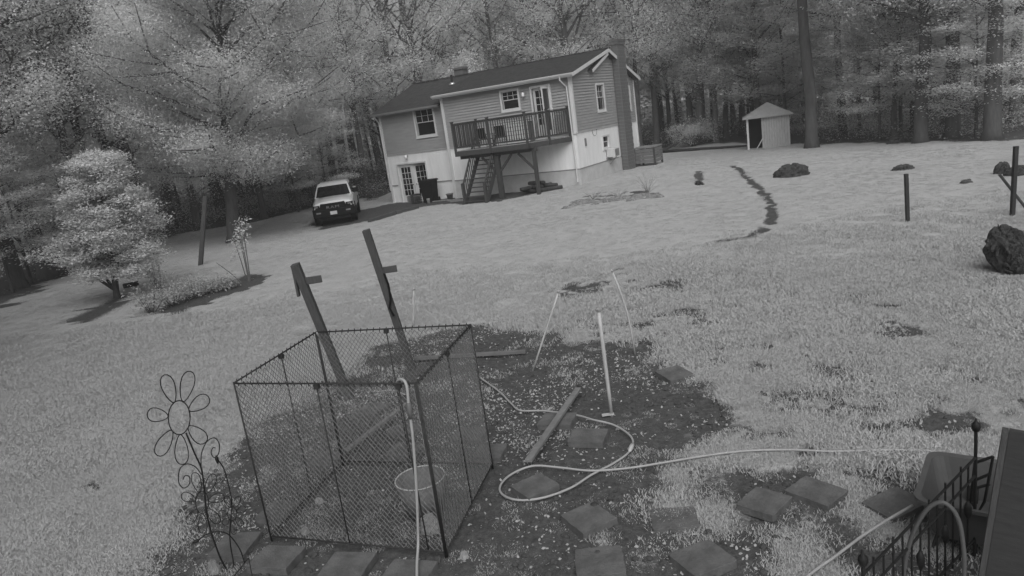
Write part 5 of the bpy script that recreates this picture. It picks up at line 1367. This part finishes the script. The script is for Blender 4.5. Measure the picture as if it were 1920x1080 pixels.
def bloom(cx, cy, rx, ry, tips, w, r_, off=0.0):
    c_ = MB(); c_.tube(ellipse(cx, cy, rx, ry, off=off), r_, 6); f_ = c_.build('bloom_ring', 'iron', orn, smooth_=True)
    for (tx, ty) in tips:
        ax, ay = tx - cx, ty - cy; L = math.hypot(ax, ay); a_ = math.atan2(ay / ry, ax / rx)
        sx_, sy_ = cx + rx * math.cos(a_), cy + ry * math.sin(a_)
        q = MB(); q.tube(petal(sx_, sy_, tx - sx_, ty - sy_, w, off=off), r_ * .9, 6); q.build('petal', 'iron', f_, smooth_=True)
bloom(336, 783, 20.5, 32, [(308, 703), (357, 696), (391, 744), (386, 829), (342, 871), (295, 854), (276, 776)], 15, .0058)
bloom(379, 942, 12, 21, [(364, 886), (402, 889), (420, 930), (411, 981), (380, 1000), (352, 982), (340, 928)], 10, .0045, .02)
bloom(435, 963, 8.5, 13, [(424, 930), (448, 931), (461, 952), (455, 985), (439, 1002), (419, 984), (410, 962)], 6.5, .004, .01)
def stem(pxs, r_=.007, off=0.0, name='stem'):
    q = MB(); q.tube(bez([fl(x_, y_, off) for x_, y_ in pxs], 6), r_, 7); q.build(name, 'iron', orn, smooth_=True)
stem([(349, 812), (365, 850), (378, 880), (383, 918), (388, 965), (400, 1010), (415, 1050), (432, 1080)], .0085)
stem([(409, 862), (420, 880), (430, 915), (435, 948), (431, 990), (432, 1020), (437, 1050), (440, 1075)], .0065)
stem([(377, 880), (378, 850), (388, 828), (402, 821), (411, 832), (410, 850), (402, 858), (396, 850), (399, 840), (404, 840)], .005, name='scroll')
stem([(378, 890), (366, 875), (350, 870), (337, 880), (335, 903), (344, 915), (355, 908), (355, 894), (347, 892), (343, 899)], .005, name='scroll')
stem([(370, 1015), (385, 1003), (405, 997), (425, 1000), (440, 1015), (452, 1035), (460, 1060)], .006, .01)
for (px, py, ax, ay) in ((367, 1015, -7, 4), (407, 862, 2, 8)):
    q = MB(); q.tube([fl(px - ax, py - ay), fl(px - ax * .3, py - ay * .3), fl(px + ax * .5, py + ay * .5), fl(px + ax, py + ay)], [.006, .02, .014, .003], 8); q.build('leaf_bud', 'iron', orn, smooth_=True)
lump('cobble', 'pale rounded stone under the wire flower', 'stone', 402, 1068, .07, .07, .08, 71, 'stone')
# small wire corner fence by the ornament
we = thing('wire_edging', 'low black wire edging panel at the bottom left', 'edging', gp(455, 1075))
e0, e1, e2 = gp(435, 1085), up_at(466, 1046, gp(472, 1085)), gp(474, 1085)
q = MB(); q.tube([e0 - we.location, e1 - we.location, e2 - we.location], .005, 6); q.build('wire', 'iron', we)

# ------------------------------------------------------------------ iron fence, tub and dark panel at the lower right
def vert_at(px, py, dist):
    d = ray(px, py); k = dist / math.hypot(d.x, d.y); return Vector((d.x * k, d.y * k, CAMH + d.z * k))
FA = vert_at(1618, 1047, 4.6); FC = vert_at(1830, 797, 6.2)      # finial tops
FH2 = 1.25
iff = thing('iron_fence', 'black wrought iron fence panel with ball finials at the lower right', 'fence', Vector((FC.x, FC.y, 0)))
o0 = iff.location.copy()
def ip(p): return p - o0
for T in (FA, FC):
    q = MB(); q.tube([ip(Vector((T.x, T.y, 0))), ip(T - Vector((0, 0, .05)))], .013, 8); q.build('post', 'iron', iff)
    q = MB(); q.lathe([(.012, -.06), (.026, -.045), (.034, -.02), (.03, .012), (.012, .03), (.004, .06)], 12, ip(T)); q.build('finial', 'iron', iff, smooth_=True)
dv = FC - FA; hA, hC = FA.z - .12, FC.z - .28
def rail_pt(f, z0, z1): return Vector((FA.x + dv.x * f, FA.y + dv.y * f, z0 * (1 - f) + z1 * f))
for (z0, z1) in ((hA, hC), (hA - .16, hC - .16), (.15, .15)):
    q = MB(); q.tube([ip(rail_pt(0, z0, z1)), ip(rail_pt(1, z0, z1))], .011, 6); q.build('rail', 'iron', iff)
for k in range(1, 13):
    f = k / 13; q = MB(); q.tube([ip(rail_pt(f, .10, .10)), ip(rail_pt(f, hA + (.05 if k % 2 else 0), hC + (.05 if k % 2 else 0)))], .0085, 6); q.build('bar', 'iron', iff)
    if k % 3 == 0:
        q = MB(); z = (hA * (1 - f) + hC * f) * .55; c_ = rail_pt(f, 0, 0); c_.z = z; q.lathe([(.009, -.08), (.028, -.03), (.03, .03), (.009, .08)], 8, ip(c_)); q.build('collar', 'iron', iff, smooth_=True)
# second short panel toward the board
FD = vert_at(1868, 850, 6.3); if2 = thing('iron_trellis', 'short black iron trellis between the finial post and the dark board', 'trellis', Vector((FD.x, FD.y, 0)))
def tpx(px, py): return vert_at(px, py, 6.25) - if2.location
for seg in ([(1828, 868), (1862, 856)], [(1824, 902), (1858, 888)], [(1820, 918), (1856, 908)], [(1828, 868), (1820, 940), (1833, 962), (1846, 940), (1862, 856)], [(1833, 962), (1831, 985)]):
    q = MB(); q.tube([tpx(*s) for s in seg], .012, 6); q.build('bar', 'iron', if2)
q = MB(); t0 = tpx(1831, 985); q.tube([t0, Vector((t0.x, t0.y, 0))], .012, 6); q.build('leg', 'iron', if2)
# grey tub behind the fence
tbp = gp(1818, 1000); wb = thing('plastic_tub', 'grey moulded plastic wheelbarrow tub behind the iron fence', 'tub', tbp, math.radians(-38))
def rrect(a_, b_, z, r_=.12, n_=5):
    out = []
    for cx, cy, s in ((a_ - r_, b_ - r_, 0), (-a_ + r_, b_ - r_, 1), (-a_ + r_, -b_ + r_, 2), (a_ - r_, -b_ + r_, 3)):
        for k in range(n_ + 1): t = (s + k / n_) * math.pi / 2; out.append((cx + r_ * math.cos(t), cy + r_ * math.sin(t), z))
    return out
q = MB(); q.loft([rrect(.26, .34, .12), rrect(.33, .44, .46), rrect(.37, .48, .47), rrect(.37, .48, .50), rrect(.325, .43, .49), rrect(.25, .33, .15)], cap=False)
q.add(rrect(.25, .33, .15), [tuple(range(24))]); q.add(rrect(.26, .34, .12), [tuple(range(24))]); q.build('tray', 'tub', wb, smooth_=False)
for sx in (-.2, .2):
    q = MB(); q.tube([(sx, -.25, .13), (sx * 1.2, -.35, 0)], .015, 6); q.build('leg', 'iron', wb)
q = MB(); q.lathe([(.03, -.04), (.12, -.04), (.14, 0), (.12, .04), (.03, .04)], 16, (0, .38, .14), 'X'); q.build('wheel', 'rubber', wb)
hp = thing('hose_loop', 'pale arched hose loop standing in front of the grey tub', 'hose', gp(1750, 1030))
pts = [vert_at(x_, y_, 5.15) - hp.location for x_, y_ in ((1690, 1120), (1698, 1050), (1712, 1000), (1730, 966), (1748, 947), (1768, 942), (1786, 955), (1797, 975), (1803, 1000), (1808, 1050), (1806, 1120))]
MB().tube(bez(pts, 6), .015, 8).build('tube', 'tub', hp, smooth_=True)
# dark upright board
bp0 = vert_at(1836, 799, 5.3); zb = bp0.z
bd = thing('board_panel', 'dark upright timber panel cut off by the right edge', 'panel', Vector((bp0.x, bp0.y, 0)), math.radians(-35)); bd.rotation_euler[1] = math.radians(6)
for k in range(4):
    q = MB(); q.bx(.0 + k * .22 + .003, .22 + k * .22 - .003, 0, .04 + .003 * (k % 2), -.02, zb); q.build('board', 'panel', bd)
q = MB(); q.bx(-.035, 0, -.02, .06, -.02, zb - .01); q.build('edge_strip', 'wood', bd)
q = MB(); q.bx(0, .88, .045, .09, zb * .25, zb * .25 + .09); q.bx(0, .88, .045, .09, zb * .8, zb * .8 + .09); q.build('batten', 'panel', bd)

# ------------------------------------------------------------------ haze box added to lift the dark tones of the woods
HM_ = bpy.data.materials.new('added_haze'); HM_.use_nodes = True
hn, hl_ = HM_.node_tree.nodes, HM_.node_tree.links
hn.clear(); ho = hn.new('ShaderNodeOutputMaterial'); pv = hn.new('ShaderNodeVolumePrincipled')
pv.inputs['Color'].default_value = (.85, .85, .85, 1); pv.inputs['Density'].default_value = 0.0016; pv.inputs['Anisotropy'].default_value = 0.0
hl_.new(pv.outputs[0], ho.inputs['Volume'])
M['haze'] = HM_
hz = MB(); hz.bx(-520, 520, -220, 620, -2.0, 32.0); hz.build('haze', 'haze', None, kind='stuff')['label'] = 'thin haze box added to lift the dark woods'
bpy.context.view_layer.update()
